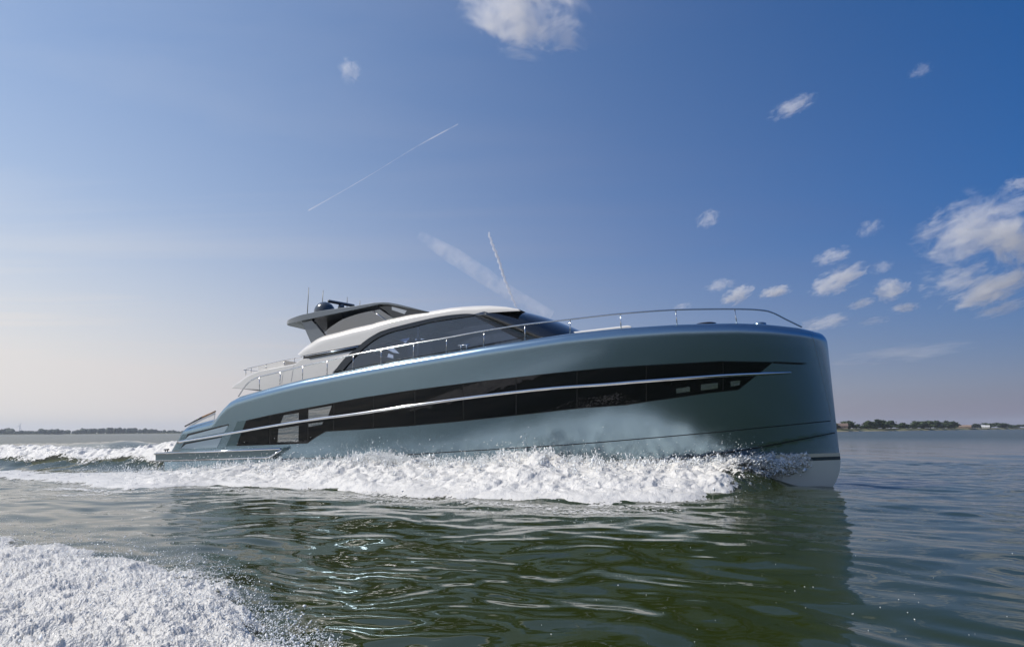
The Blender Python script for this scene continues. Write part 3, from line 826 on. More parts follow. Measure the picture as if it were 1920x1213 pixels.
for i, s in enumerate(S_):
    best = None
    ls = np.linspace(L0[i] + 0.25, L0[i] + 8, 300)
    P = np.stack([*xy_of(s, ls), np.zeros_like(ls)], 1)
    u, v = project(P); d = v - np.interp(u, fbu, fbv)
    k = np.argmax(d > 0); L1[i] = ls[k] if d[k] > 0 else ls[-1]
    if d[0] > 0: L1[i] = ls[0]
    lc = L0[i] + 0.3 * (L1[i] - L0[i])
    zz_ = np.linspace(0, 1.6, 200); X_, Y_ = xy_of(s, lc)
    P = np.stack([np.full_like(zz_, X_), np.full_like(zz_, Y_), zz_], 1)
    u, v = project(P); d = v - np.interp(u, ftu, ftv)
    k = np.argmax(d < 0); ZC[i] = zz_[k] if d[k] < 0 else zz_[-1]
kern = np.ones(7) / 7
sm = lambda a: np.convolve(np.pad(a, 3, 'edge'), kern, 'valid')
L1 = sm(L1); ZC = sm(ZC)
print('foam', [(round(a, 1), round(b, 2), round(c, 2), round(d, 2)) for a, b, c, d in list(zip(S_, L0, L1, ZC))[::15]])
def prof(q, s):
    a = np.interp(q, [0, .15, .3, .5, .7, .85, 1.0, 1.2], [.82, .95, 1, .80, .50, .24, 0, 0])
    b = np.interp(q, [-.2, 0, .2, .4, .6, .8, 1.0, 1.2], [0, .1, .75, 1, .85, .45, 0, 0])
    k = sstep(0.5, -1.0, s)
    return a * (1 - k) + b * k

# stern wave: a breaking ridge that leaves the transom
def ridge_line(top, l_at, s_rng):
    out = []
    tu, tv = lin(top)
    for s in s_rng:
        X_, Y_ = xy_of(s, l_at(s)); zz_ = np.linspace(0, 1.8, 240)
        u, v = project(np.stack([np.full_like(zz_, X_), np.full_like(zz_, Y_), zz_], 1))
        d = v - np.interp(u, tu, tv); k = np.argmax(d < 0); out.append(zz_[k] if d[k] < 0 else 0)
    return np.array(out)
RT = [(-600, 846), (-200, 843), (0, 842), (60, 839), (100, 842), (160, 846), (200, 849), (250, 846), (290, 840), (320, 834), (360, 834)]
RS = np.linspace(-22, 0.6, 80)
r_l = lambda s: 0.2 + 0.03 * (0 - s)
RZ = ridge_line(RT, r_l, RS)
print('ridge', RZ[::8].round(2))
BT = [(-600, 834), (-100, 829), (30, 829), (120, 831), (180, 828.5), (215, 826.5), (238, 825), (262, 828), (310, 834), (400, 842)]
BS = np.linspace(-40, 0.0, 60)
b_l = lambda s: -8.5 - 0.22 * (0 - s)
BZ = ridge_line(BT, b_l, BS)
print('back ridge', BZ[::8].round(2))
# foreground bow wave of the camera boat: an outline on the water
FG_PX = [(-900, 985), (-400, 990), (-120, 996), (0, 1006), (60, 1022), (130, 1036), (190, 1046), (240, 1052), (300, 1066), (345, 1078), (390, 1086), (430, 1104), (462, 1135), (485, 1165), (520, 1195), (570, 1225), (640, 1262), (700, 1330)]
FGP = np.array([ground(u, v)[:2] for u, v in FG_PX])
fgu, fgv = lin(FG_PX)

def wake_h(x, y):
    """smooth water heave of all the wakes"""
    s, l = sl_of(x, y)
    l0 = np.interp(s, S_, L0); l1 = np.interp(s, S_, L1); z = np.interp(s, S_, ZC, left=0, right=0)
    q = (l - l0) / np.maximum(l1 - l0, 0.1)
    h = z * prof(q, s) * 0.58 * (q < 1.2) * (l > np.where(s > 0, -1, l0 - 0.5)) * sstep(21.6, 19.5, s)
    h = np.where(q > 0, h, h * np.where(s > 0, 1, np.exp(-np.clip(-q, 0, 9) * 5)))
    rz = np.interp(s, RS, RZ, left=RZ[0]); d = (l - r_l(s))
    wd = np.where(d > 0, 1.5, 2.4)
    h = np.maximum(h, rz * 0.93 * np.exp(-(d / wd) ** 2) * (s < 1.2) * sstep(-60, -25, s))
    bz = np.interp(s, BS, BZ, left=BZ[0]); d = (l - b_l(s))
    h = h + bz * np.exp(-(d / 2.2) ** 2) * (s < 2) * sstep(2, -1, s) * sstep(-80, -40, s)
    return h
WAVES = []
for i in range(64):
    lam = math.exp(random.uniform(math.log(0.35), math.log(7.0)))
    th = math.radians(random.gauss(78, 34)) if i % 4 else random.uniform(0, 2 * math.pi)
    WAVES.append((lam, th, random.uniform(0, 2 * math.pi), 0.011 * random.uniform(0.5, 1.3) * (1.15 if lam < 1.6 else 0.9)))
def wave_h(x, y, cell):
    h = np.zeros_like(x)
    wx = x + 0.25 * np.sin(0.9 * y + 0.4 * x) + 0.12 * np.sin(2.3 * y - 1.1 * x); wy = y + 0.22 * np.sin(0.8 * x - 0.5 * y) + 0.1 * np.sin(2.6 * x + y)
    for lam, th, ph, st in WAVES:
        k = 2 * math.pi / lam
        a = st / k * sstep(2.2, 5.0, lam / cell)
        h += a * np.sin(k * (wx * math.cos(th) + wy * math.sin(th)) + ph)
    return h
def water_h(x, y, cell): return wave_h(x, y, cell) + wake_h(x, y)

rr = [0.25]
while rr[-1] < 5200:
    r = rr[-1]
    dr = min(max(0.02, r * r / 1500), 0.10 if 11 < r < 36 else 9e9, r * 0.08)
    rr.append(r + dr)
rr = np.array(rr)
th = np.r_[np.linspace(-math.pi, -math.radians(62), 120)[:-1], np.linspace(-math.radians(62), math.radians(55), 1150), np.linspace(math.radians(55), math.pi, 120)[1:]]
R_, TH = np.meshgrid(rr, th, indexing='ij')
x_, y_ = R_ * np.sin(TH), R_ * np.cos(TH)
cell = np.maximum(R_ * math.radians(117) / 1150, np.gradient(rr)[:, None] * 0.6)
z_ = water_h(x_, y_, cell)
print('water grid', x_.shape)

def water_material():
    m = bpy.data.materials.new('lake_water'); m.use_nodes = True; nt = m.node_tree; b = nt.nodes['Principled BSDF']
    b.inputs['Roughness'].default_value = 0.03; b.inputs['IOR'].default_value = 1.333
    b.inputs['Base Color'].default_value = (0.021, 0.030, 0.006, 1)
    tc = nt.nodes.new('ShaderNodeTexCoord'); mp = nt.nodes.new('ShaderNodeMapping'); mp.inputs['Scale'].default_value = (0.75, 1.5, 1)
    mp.inputs['Rotation'].default_value = (0, 0, math.radians(9))
    nt.links.new(tc.outputs['Object'], mp.inputs[0])
    n1 = nt.nodes.new('ShaderNodeTexNoise'); n1.inputs['Scale'].default_value = 1.3; n1.inputs['Detail'].default_value = 3.5; n1.inputs['Roughness'].default_value = 0.5
    nt.links.new(mp.outputs[0], n1.inputs['Vector'])
    n2 = nt.nodes.new('ShaderNodeTexNoise'); n2.inputs['Scale'].default_value = 0.05; n2.inputs['Detail'].default_value = 3
    nt.links.new(tc.outputs['Object'], n2.inputs['Vector'])
    mr = nt.nodes.new('ShaderNodeMapRange'); mr.inputs['From Min'].default_value = 0.35; mr.inputs['From Max'].default_value = 0.7
    mr.inputs['To Min'].default_value = 0.12; mr.inputs['To Max'].default_value = 0.40
    nt.links.new(n2.outputs['Fac'], mr.inputs['Value'])
    bp = nt.nodes.new('ShaderNodeBump'); bp.inputs['Distance'].default_value = 0.06
    ch = nt.nodes.new('ShaderNodeAttribute'); ch.attribute_name = 'chop'
    ad = nt.nodes.new('ShaderNodeMath'); ad.operation = 'ADD'; nt.links.new(mr.outputs['Result'], ad.inputs[0]); nt.links.new(ch.outputs['Fac'], ad.inputs[1])
    nt.links.new(ad.outputs[0], bp.inputs['Strength'])
    rg = nt.nodes.new('ShaderNodeMath'); rg.operation = 'MULTIPLY_ADD'; rg.inputs[1].default_value = 0.42; rg.inputs[2].default_value = 0.03
    nt.links.new(ch.outputs['Fac'], rg.inputs[0]); nt.links.new(rg.outputs[0], b.inputs['Roughness']); nt.links.new(n1.outputs['Fac'], bp.inputs['Height']); nt.links.new(bp.outputs['Normal'], b.inputs['Normal'])
    return m
M_WATER = water_material()
water = big_mesh('water', np.stack([x_, y_, z_], -1).reshape(-1, 3), grid_faces(*x_.shape, True), M_WATER)
tag(water, kind='structure')
a_ = water.data.attributes.new('chop', 'FLOAT', 'POINT')      # open water away from the boats is choppier
a_.data.foreach_set('value', (0.55 * sstep(22, 140, R_)).astype(np.float32).ravel())

# ------------------------------------------------------------------ foam
def foam_material(name, scale, col=(0.91, 0.89, 0.86)):
    m = bpy.data.materials.new(name); m.use_nodes = True; nt = m.node_tree; nt.nodes.clear()
    o = nt.nodes.new('ShaderNodeOutputMaterial'); b = nt.nodes.new('ShaderNodeBsdfPrincipled')
    b.inputs['Base Color'].default_value = (*col, 1); b.inputs['Roughness'].default_value = 0.35
    tr = nt.nodes.new('ShaderNodeBsdfTranslucent'); tr.inputs[0].default_value = (0.8, 0.82, 0.78, 1)
    mxt = nt.nodes.new('ShaderNodeMixShader'); mxt.inputs[0].default_value = 0.25
    nt.links.new(b.outputs[0], mxt.inputs[1]); nt.links.new(tr.outputs[0], mxt.inputs[2])
    tp = nt.nodes.new('ShaderNodeBsdfTransparent'); mx = nt.nodes.new('ShaderNodeMixShader')
    tc = nt.nodes.new('ShaderNodeTexCoord')
    n1 = nt.nodes.new('ShaderNodeTexNoise'); n1.inputs['Scale'].default_value = scale; n1.inputs['Detail'].default_value = 5; n1.inputs['Roughness'].default_value = 0.62; n1.inputs['Distortion'].default_value = 0.8
    nt.links.new(tc.outputs['Object'], n1.inputs['Vector'])
    at = nt.nodes.new('ShaderNodeAttribute'); at.attribute_name = 'foam_cover'
    # cover where noise < density
    mr = nt.nodes.new('ShaderNodeMapRange'); mr.inputs['From Min'].default_value = 0.22; mr.inputs['From Max'].default_value = 0.78
    nt.links.new(n1.outputs['Fac'], mr.inputs['Value'])
    sb = nt.nodes.new('ShaderNodeMath'); sb.operation = 'SUBTRACT'; nt.links.new(at.outputs['Fac'], sb.inputs[0]); nt.links.new(mr.outputs['Result'], sb.inputs[1])
    ml = nt.nodes.new('ShaderNodeMath'); ml.operation = 'MULTIPLY'; ml.inputs[1].default_value = 9.0; ml.use_clamp = True; nt.links.new(sb.outputs[0], ml.inputs[0])
    nt.links.new(ml.outputs[0], mx.inputs[0]); nt.links.new(tp.outputs[0], mx.inputs[1]); nt.links.new(mxt.outputs[0], mx.inputs[2])
    vo = nt.nodes.new('ShaderNodeTexNoise'); vo.inputs['Scale'].default_value = scale * 4; vo.inputs['Detail'].default_value = 3
    nt.links.new(tc.outputs['Object'], vo.inputs['Vector'])
    bp = nt.nodes.new('ShaderNodeBump'); bp.inputs['Strength'].default_value = 0.8; bp.inputs['Distance'].default_value = 0.03
    nt.links.new(vo.outputs['Fac'], bp.inputs['Height'])
    for q in (b, tr): nt.links.new(bp.outputs['Normal'], q.inputs['Normal'])
    nt.links.new(mx.outputs[0], o.inputs[0])
    return m
M_FOAM = foam_material('white_water', 9.0)
M_FOAMN = foam_material('white_water_near', 16.0)
def foam_obj(name, P, dens, m, label):
    o = big_mesh(name, P.reshape(-1, 3), grid_faces(P.shape[0], P.shape[1], True), m)
    a = o.data.attributes.new('foam_cover', 'FLOAT', 'POINT'); a.data.foreach_set('value', dens.astype(np.float32).ravel())
    return tag(o, label, 'foam', kind='stuff')

# bow wave along the starboard side, trailing past the stern
s1 = np.arange(-13, 20.9, 0.026); q1_ = np.r_[np.linspace(0, 1.16, 150), np.linspace(1.18, 1.75, 45)]
Sg, Qg = np.meshgrid(s1, q1_, indexing='ij')
l0 = np.interp(Sg, S_, L0); l1 = np.interp(Sg, S_, L1); zc_f = np.interp(Sg, S_, ZC)
Lg = l0 + Qg * (l1 - l0)
pr = prof(Qg, Sg)
lob = fbm(Sg * 0.55, Lg * 0.7, Sg * 0 + 3, 2)                       # uneven outer edge
Lg = Lg + 0.28 * lob * sstep(0.3, 1.0, Qg)
wt = sstep(1.12, 0.75, Qg)
billow = 0
for sc, am, sg in ((0.9, 0.15, -1), (2.2, 0.10, 0), (5.0, 0.065, 0), (11, 0.030, 1), (23, 0.022, 1)):
    nn = perlin(Sg * sc + 7.7 * sc, Lg * sc * 1.1, zc_f * 2 + sc)
    billow = billow + (am * nn if sg == 0 else sg * am * (1 - 2.2 * np.abs(nn)))
mid = 1 - 0.9 * sstep(0.25, 0.0, Qg) * (Sg > 0)
amp = (0.16 + 0.85 * np.clip(zc_f, 0, 1)) * wt
plume = np.clip(fbm(Sg * 1.3, Sg * 0 + 2.2, Sg * 0, 3), 0, 2)
Zg = zc_f * pr * 0.86 + amp * billow * (0.55 + 0.6 * pr) + 0.14 * plume * pr * np.clip(zc_f * 1.5, 0, 1) - 0.06 * sstep(0.92, 1.15, Qg)
X_, Y_ = xy_of(Sg, Lg)
# small sideways overhang so that lumps are not a pure height field
nx = perlin(Sg * 5, Lg * 5, Zg * 5 + 9); ny = perlin(Sg * 5 + 50, Lg * 5, Zg * 5 + 9)
X_ = X_ + 0.07 * nx * wt; Y_ = Y_ + 0.07 * ny * wt
Zg = np.maximum(Zg, -0.2) + 0.05 - 0.05 * sstep(0.85, 1.1, Qg)
apron = sstep(0.98, 1.10, Qg)
Zg = Zg * (1 - apron) + (water_h(X_, Y_, 0.2) + 0.012) * apron
dens = 1.35 * sstep(1.16, 0.86, Qg) * sstep(21.0, 18.0, Sg) + 0.10 * fbm(Sg * 0.9, Lg * 0.9, Sg * 0 + 1, 2)
dens = dens - 0.55 * sstep(0.10, -0.25, billow) * sstep(0.35, 0.0, Qg) - 0.25 * sstep(0.15, -0.2, billow)
lace = (0.50 - 0.40 * sstep(1.05, 1.75, Qg) + 0.22 * fbm(Sg * 0.5, Lg * 1.8, Sg * 0 + 11, 3)) * sstep(1.75, 1.5, Qg) * sstep(20.5, 18, Sg) * sstep(-12, 0, Sg)
dens = np.where(Qg > 1.0, np.maximum(dens, lace), dens)
gap = np.clip(fbm(Sg * 0.8, Lg * 1.6, Sg * 0 + 6, 3), -1, 1)
dens = dens * (1 - 0.30 * sstep(3, -13, Sg)) - 0.45 * sstep(4, -3, Sg) * np.clip(gap, 0, 1)
# glassy face of the rising bow wave: less covered
face = np.exp(-((Sg - 15.6) / 1.2) ** 2) * np.exp(-((Qg - 0.12) / 0.12) ** 2)
dens = dens - 0.55 * face
foam_obj('bow_wave_foam', np.stack([X_, Y_, Zg], -1), dens, M_FOAM, 'white churning bow wave foam along the waterline of the teal yacht')
FOAM_S, FOAM_Z = s1, Zg

# breaking stern wave
s2 = np.arange(-24, 0.9, 0.04); q2 = np.linspace(-3.0, 2.6, 120)
Sg, Dg = np.meshgrid(s2, q2, indexing='ij')
Lg = r_l(Sg) + Dg; X_, Y_ = xy_of(Sg, Lg)
base = wake_h(X_, Y_)
bil = 0
for sc, am in ((1.1, 0.16), (2.8, 0.10), (6.5, 0.05), (15, 0.022)):
    bil = bil + am * (1 - 2.2 * np.abs(perlin(Sg * sc + 3 * sc, Lg * sc, base * 2 + sc)))
cr = np.exp(-((Dg - 0.35) / 0.9) ** 2)
tongue = fbm(Sg * 0.5, Sg * 0, Sg * 0 + 8, 2)
Zg = base + bil * (0.15 + 0.75 * cr) + 0.02
dens = 1.2 * np.exp(-((Dg - 0.40 - 0.40 * tongue) / 0.95) ** 2) + 0.55 * sstep(-7, 0, Sg) * sstep(2.6, 0.5, np.abs(Dg)) + 0.45 * np.exp(-((Dg + 1.6) / 0.8) ** 2) + 0.30 * fbm(Sg, Lg * 1.5, Sg * 0, 4) - 0.08
dens = dens * sstep(3.0, 2.2, np.abs(Dg)) * sstep(-24, -18, Sg)
foam_obj('stern_wave_foam', np.stack([X_, Y_, Zg], -1), dens, M_FOAM, 'broken foam crest of the stern wave behind the swim platform')
# faint foam on the farther wake
s3 = np.arange(-40, -1, 0.12); q3 = np.linspace(-4.5, 5.0, 70)
Sg, Dg = np.meshgrid(s3, q3, indexing='ij'); Lg = b_l(Sg) + Dg; X_, Y_ = xy_of(Sg, Lg)
dens = 0.42 * np.exp(-((Dg - 2.2) / 1.6) ** 2) + 0.22 * fbm(Sg * 0.35, Lg * 1.2, Sg * 0 + 4, 3)
dens = dens * sstep(5.0, 3.8, np.abs(Dg)) * sstep(-40, -34, Sg) * sstep(-1, -3, Sg)
foam_obj('far_wake_foam', np.stack([X_, Y_, water_h(X_, Y_, 0.3) + 0.03], -1), dens, M_FOAM, 'thin foam streaks on the far wake left of the yacht')

# foreground white water from the photographer's boat
uu_, vv_ = np.meshgrid(np.linspace(-620, 720, 640), np.linspace(978, 1345, 300), indexing='ij')
G = np.array([ground(u, v) for u, v in zip(uu_.ravel(), vv_.ravel())]).reshape(*uu_.shape, 3)
X_, Y_ = G[..., 0], G[..., 1]
edge = np.interp(uu_, fgu, fgv)
sd = vv_ - edge                                     # positive inside
rag = 26 * fbm(X_ * 1.2, Y_ * 1.2, X_ * 0 + 5, 3)
sd = sd + rag
ins = sstep(-25, 45, sd)
hgt = 0.16 * sstep(-10, 130, sd)
bil = 0
for sc, am in ((1.3, 0.06), (3.6, 0.030), (9, 0.022), (22, 0.012)):
    bil = bil + am * (1 - 2.2 * np.abs(perlin(X_ * sc, Y_ * sc * 1.15 + 4 * sc, X_ * 0 + sc)))
nz = RNG.normal(size=X_.shape)
Zg = water_h(X_, Y_, 0.05) + hgt + bil * (0.25 + 0.75 * ins) + 0.0045 * nz * ins + 0.006
holes_ = fbm(X_ * 0.8 + 3, Y_ * 2.0, X_ * 0, 3)
wsd = 0.7 + 1.3 * sstep(250, 600, uu_)
dens = -0.25 + 1.65 * sstep(-60, 70, sd / wsd) - 0.75 * np.clip(holes_ - 0.15, 0, 1) * sstep(260, 40, sd) - 0.9 * np.clip(fbm(X_ * 1.7 + 1, Y_ * 3.6, X_ * 0 + 9, 4) - 0.30, 0, 1)
streak = np.exp(-((uu_ - 560) / 130.0) ** 2) * np.clip(fbm(X_ * 1.0, Y_ * 3.5, X_ * 0 + 2, 3), 0, 1) * (vv_ > 1110)
dens = dens + 0.5 * streak
Zg = np.where(dens < -0.05, Zg - 0.02, Zg)
foam_obj('foreground_foam', np.stack([X_, Y_, Zg], -1), dens, M_FOAMN, 'sparkling white foam patch in the near left foreground')

# ------------------------------------------------------------------ spray: drops in the air
OCT_V = np.array([(1, 0, 0), (-1, 0, 0), (0, 1, 0), (0, -1, 0), (0, 0, 1), (0, 0, -1)], float)
OCT_F = np.array([(0, 2, 4), (2, 1, 4), (1, 3, 4), (3, 0, 4), (2, 0, 5), (1, 2, 5), (3, 1, 5), (0, 3, 5)])
def drops(name, P, r, stretch, m, label):
    n = len(P)
    d = np.asarray(stretch, float)                   # n x 3 elongation vectors (length = extra factor)
    V = OCT_V[None] * r[:, None, None]
    V = V + (V @ d[..., None])[..., 0][..., None] * d[:, None, :] / np.maximum(np.linalg.norm(d, axis=1), 1e-6)[:, None, None]
    V = V * (1 + 0.25 * RNG.normal(size=(n, 6, 1)))
    V = V + P[:, None, :]
    F = OCT_F[None] + 6 * np.arange(n)[:, None, None]
    o = big_mesh(name, V.reshape(-1, 3), F.reshape(-1, 3), m)
    return tag(o, label, 'spray', kind='stuff')
M_DROP = mat('spray_drops', (0.80, 0.82, 0.83), rough=0.15, spec=0.6, noise=0.05)
# plumes along the bow wave
P, R2, D2 = [], [], []
for k in range(850):
    s = RNG.choice([RNG.uniform(-2, 20), RNG.normal(9.2, 1.0), RNG.normal(13.6, 1.6), RNG.normal(5.5, 2.0)])
    if s > 20 or s < -4: continue
    l0 = np.interp(s, S_, L0); l1 = np.interp(s, S_, L1); z = np.interp(s, S_, ZC)
    q = abs(RNG.normal(0.12, 0.16)); l = l0 + 0.12 + q * (l1 - l0)
    z0 = z * prof(np.array(q), np.array(s)) * 0.95
    x0, y0 = xy_of(s, l)
    big = RNG.random() < 0.10
    n = int(RNG.integers(14, 44)) * (2 if big else 1)
    v = np.array([*(HD2 * RNG.normal(-0.1, 0.5) + ST2 * abs(RNG.normal(0.25, 0.3))), RNG.uniform(0.8, 2.0) * (1.25 if big else 0.9)])
    t = RNG.uniform(0, 0.30, n); vv = v[None] * (0.45 + 0.55 * RNG.random((n, 1))) + RNG.normal(0, 0.16, (n, 3))
    p = np.array([x0, y0, z0])[None] + vv * t[:, None] + np.array([0, 0, -4.9])[None] * (t ** 2)[:, None] + RNG.normal(0, 0.05, (n, 3))
    P.append(p); R2.append(RNG.gamma(2.2, 0.0042, n) + 0.003); D2.append(vv * 0.9)
# loose fine drops everywhere over the crest
n = 15000
s = RNG.uniform(-5, 20.4, n); q = np.abs(RNG.normal(0, 0.4, n)).clip(0, 1.1)
l = np.interp(s, S_, L0) + 0.1 + q * (np.interp(s, S_, L1) - np.interp(s, S_, L0)); x0, y0 = xy_of(s, l)
z0 = np.interp(s, S_, ZC) * prof(q, s) + RNG.exponential(0.13, n)
P.append(np.stack([x0, y0, z0], 1)); R2.append(RNG.gamma(2, 0.0026, n) + 0.0015); D2.append(RNG.normal(0, 0.4, (n, 3)))
drops('wave_spray', np.concatenate(P), np.concatenate(R2), np.concatenate(D2), M_DROP, 'white water drops flung up over the bow wave along the hull')
# sheet of spray thrown out at the bow
n = 26000
s = 22.05 - RNG.gamma(2.0, 1.3, n); s = np.clip(s, 14.5, 22.05)
age = np.clip((22.05 - s) / 3.9, 0, 1.6)
l = side_l(s) - 0.02 + age * np.abs(RNG.normal(0.35, 0.42, n)) + 0.02
top = 0.86 - 0.10 * age
z0 = top - np.abs(RNG.normal(0, 0.30 + 0.2 * age, n)) * (0.25 + age) + RNG.normal(0, 0.05, n)
clump = perlin(s * 2.2, z0 * 4.5, l * 3.0)
keep = (z0 > -0.02) & (clump > -0.12 + 0.25 * (1 - np.clip(age, 0, 1)) * (z0 < 0.5))
x0, y0 = xy_of(s[keep], l[keep]); n = keep.sum()
drops('bow_spray', np.stack([x0, y0, z0[keep]], 1), RNG.gamma(2.0, 0.0055, n) + 0.003, np.stack([-HD2[0] * .8 + RNG.normal(0, .4, n), -HD2[1] * .8 + RNG.normal(0, .4, n), -0.5 + RNG.normal(0, .7, n)], 1), M_DROP, 'sheet of spray thrown aside where the bow cuts the water')
# beads over the foreground foam
n = 15000
u = RNG.uniform(-300, 640, n); v = np.interp(u, fgu, fgv) + RNG.gamma(1.6, 55, n) - 38
okk = v < 1340
G = np.array([ground(a, b) for a, b in zip(u[okk], v[okk])])
z0 = water_h(G[:, 0], G[:, 1], 0.05) + 0.05 + 0.14 * sstep(0, 120, v[okk] - np.interp(u[okk], fgu, fgv)) + RNG.exponential(0.05, okk.sum())
drops('foreground_spray', np.stack([G[:, 0], G[:, 1], z0], 1), RNG.gamma(2.0, 0.0013, okk.sum()) + 0.001, RNG.normal(0, 0.5, (okk.sum(), 3)), M_DROP, 'small bright drops jumping over the near foam')
# scattered foam flecks afloat on the dark water
P = []
for k in range(45):
    u = RNG.uniform(1000, 1900); v = RNG.uniform(1030, 1210)
    P.append(ground(u, v))
P = np.array(P); P[:, 2] = water_h(P[:, 0], P[:, 1], 0.05) + 0.004
drops('foam_flecks', P, np.clip(RNG.gamma(2.5, 0.0010, len(P)) + 0.0012, 0, 0.0055), np.stack([RNG.normal(0, .9, len(P)), RNG.normal(0, .9, len(P)), np.zeros(len(P))], 1), M_DROP, 'tiny foam flecks floating on the dark green water')

# ------------------------------------------------------------------ person at the helm inside the cabin
def skin_figure(name, joints, bones, m, label):
    """one continuous body grown over a skeleton (boat-local joints)"""
    me = bpy.data.meshes.new(name)
    keys = list(joints)
    me.from_pydata([tuple(to_world(joints[k][:3])) for k in keys], [(keys.index(a), keys.index(b)) for a, b in bones], [])
    o = bpy.data.objects.new(name, me); COL.objects.link(o)
    md = o.modifiers.new('skin', 'SKIN'); md.use_smooth_shade = True
    for i, k in enumerate(keys):
        r = joints[k][3]; me.skin_vertices[0].data[i].radius = (r, r)
    me.skin_vertices[0].data[0].use_root = True
    s_ = o.modifiers.new('sub', 'SUBSURF'); s_.levels = 1; s_.render_levels = 1
    dg = bpy.context.evaluated_depsgraph_get(); me2 = bpy.data.meshes.new_from_object(o.evaluated_get(dg))
    o.modifiers.clear(); o.data = me2
    me2.materials.clear(); me2.materials.append(m); me2.materials.append(M_SKIN); me2.materials.append(M_HAIR)
    loc = lambda p: to_local(np.array(p))
    hz_top, nk = joints['head'][2], joints['neck'][2]
    for p in me2.polygons:
        q = loc(p.center)
        if q[2] > nk + 0.02: p.material_index = 2 if (q[2] > hz_top + 0.07 or (q[0] < joints['head'][0] - 0.03 and q[2] > hz_top - 0.05)) else 1
        elif q[0] > joints['lwr'][0] and q[2] > joints['lwr'][2] - 0.15: p.material_index = 1
    me2.polygons.foreach_set('use_smooth', [True] * len(me2.polygons))
    return tag(o, label, 'person')
M_CLOTH = mat('dark_navy_clothing', (0.02, 0.022, 0.03), rough=0.9, noise=0.2, nscale=20)
M_SKIN = mat('skin', (0.40, 0.24, 0.17), rough=0.5, noise=0.05)
M_HAIR = mat('dark_hair', (0.03, 0.022, 0.016), rough=0.6, noise=0.2, nscale=40)
ph = on_plane(771, 631, -0.15)
px_, py_, pz_ = ph[0], ph[1], ph[2]
J = {'pelvis': (px_ - .05, py_, pz_ - .72, .14), 'belly': (px_ - .05, py_, pz_ - .52, .13), 'chest': (px_ - .02, py_, pz_ - .32, .15), 'neck': (px_, py_, pz_ - .15, .055), 'head': (px_ + .02, py_, pz_, .095), 'crown': (px_ + .01, py_, pz_ + .09, .08),
     'lsh': (px_ - .02, py_ + .19, pz_ - .25, .06), 'lel': (px_ + .12, py_ + .24, pz_ - .47, .045), 'lwr': (px_ + .36, py_ + .14, pz_ - .42, .033), 'lha': (px_ + .45, py_ + .12, pz_ - .40, .04),
     'rsh': (px_ - .02, py_ - .19, pz_ - .25, .06), 'rel': (px_ + .12, py_ - .24, pz_ - .47, .045), 'rwr': (px_ + .36, py_ - .14, pz_ - .42, .033), 'rha': (px_ + .45, py_ - .12, pz_ - .40, .04),
     'lkn': (px_ + .42, py_ + .12, pz_ - .74, .075), 'lan': (px_ + .40, py_ + .12, pz_ - 1.15, .05), 'lfo': (px_ + .58, py_ + .13, pz_ - 1.20, .045),
     'rkn': (px_ + .42, py_ - .12, pz_ - .74, .075), 'ran': (px_ + .40, py_ - .12, pz_ - 1.15, .05), 'rfo': (px_ + .58, py_ - .13, pz_ - 1.20, .045)}
BN = [('pelvis', 'belly'), ('belly', 'chest'), ('chest', 'neck'), ('neck', 'head'), ('head', 'crown'), ('chest', 'lsh'), ('lsh', 'lel'), ('lel', 'lwr'), ('lwr', 'lha'), ('chest', 'rsh'), ('rsh', 'rel'), ('rel', 'rwr'), ('rwr', 'rha'),
      ('pelvis', 'lkn'), ('lkn', 'lan'), ('lan', 'lfo'), ('pelvis', 'rkn'), ('rkn', 'ran'), ('ran', 'rfo')]
for sd_, sy in (('l', .12), ('r', -.12)):           # a palm with five curled fingers on each hand
    hx, hy, hz0 = px_ + .45, py_ + sy, pz_ - .40
    for fi, (dy, ln) in enumerate(((-.033, .06), (-.011, .072), (.011, .068), (.033, .052))):
        a, b_, c_ = f'{sd_}f{fi}a', f'{sd_}f{fi}b', f'{sd_}f{fi}c'
        J[a] = (hx + .045, hy + dy, hz0 + .005, .010); J[b_] = (hx + .045 + ln * .6, hy + dy * 1.1, hz0 - .01, .009); J[c_] = (hx + .05 + ln * .7, hy + dy * 1.1, hz0 - .045, .008)
        BN += [(sd_ + 'ha', a), (a, b_), (b_, c_)]
    t0_, t1_ = sd_ + 'tha', sd_ + 'thb'; k_ = -1 if sy > 0 else 1
    J[t0_] = (hx + .005, hy + k_ * .045, hz0 + .005, .011); J[t1_] = (hx + .045, hy + k_ * .06, hz0 - .015, .009)
    BN += [(sd_ + 'ha', t0_), (t0_, t1_)]
    J[sd_ + 'ha'] = (hx, hy, hz0, .028)
tube('steering_wheel', [(px_ + .53 , py_ + .19 * math.cos(a), pz_ - .44 + .19 * math.sin(a)) for a in np.linspace(0, 2 * math.pi, 25)], 0.014, M_FRAME, yacht, 8)
J['nose'] = (px_ + .115, py_, pz_ - .005, .018); BN.append(('head', 'nose'))
for k_ in (-1, 1): J[f'ear{k_}'] = (px_ + .01, py_ + k_ * .09, pz_, .02); BN.append(('head', f'ear{k_}'))
skin_figure('person', J, BN, M_CLOTH, 'dark clothed person seated at the helm behind the tinted cabin glass')
seat = prism('helm_seat', [(px_ - .30, pz_ - .95), (px_ + .22, pz_ - .95), (px_ + .22, pz_ - .86), (px_ - .18, pz_ - .86), (px_ - .30, pz_ - .30), (px_ - .40, pz_ - .30)], py_ - .28, py_ + .28, M_DARK, yacht)
tube('helm_post', [(px_ - .04, py_, pz_ - 0.95), (px_ - .04, py_, pz_ - 1.6)], 0.06, M_DARK, yacht)
prism('dashboard', [(px_ + .45, pz_ - .62), (px_ + .62, pz_ - .40), (px_ + 1.5, pz_ - .38), (px_ + 1.6, pz_ - 1.3), (px_ + .6, pz_ - 1.3)], -1.3, 1.5, M_DARK, yacht)

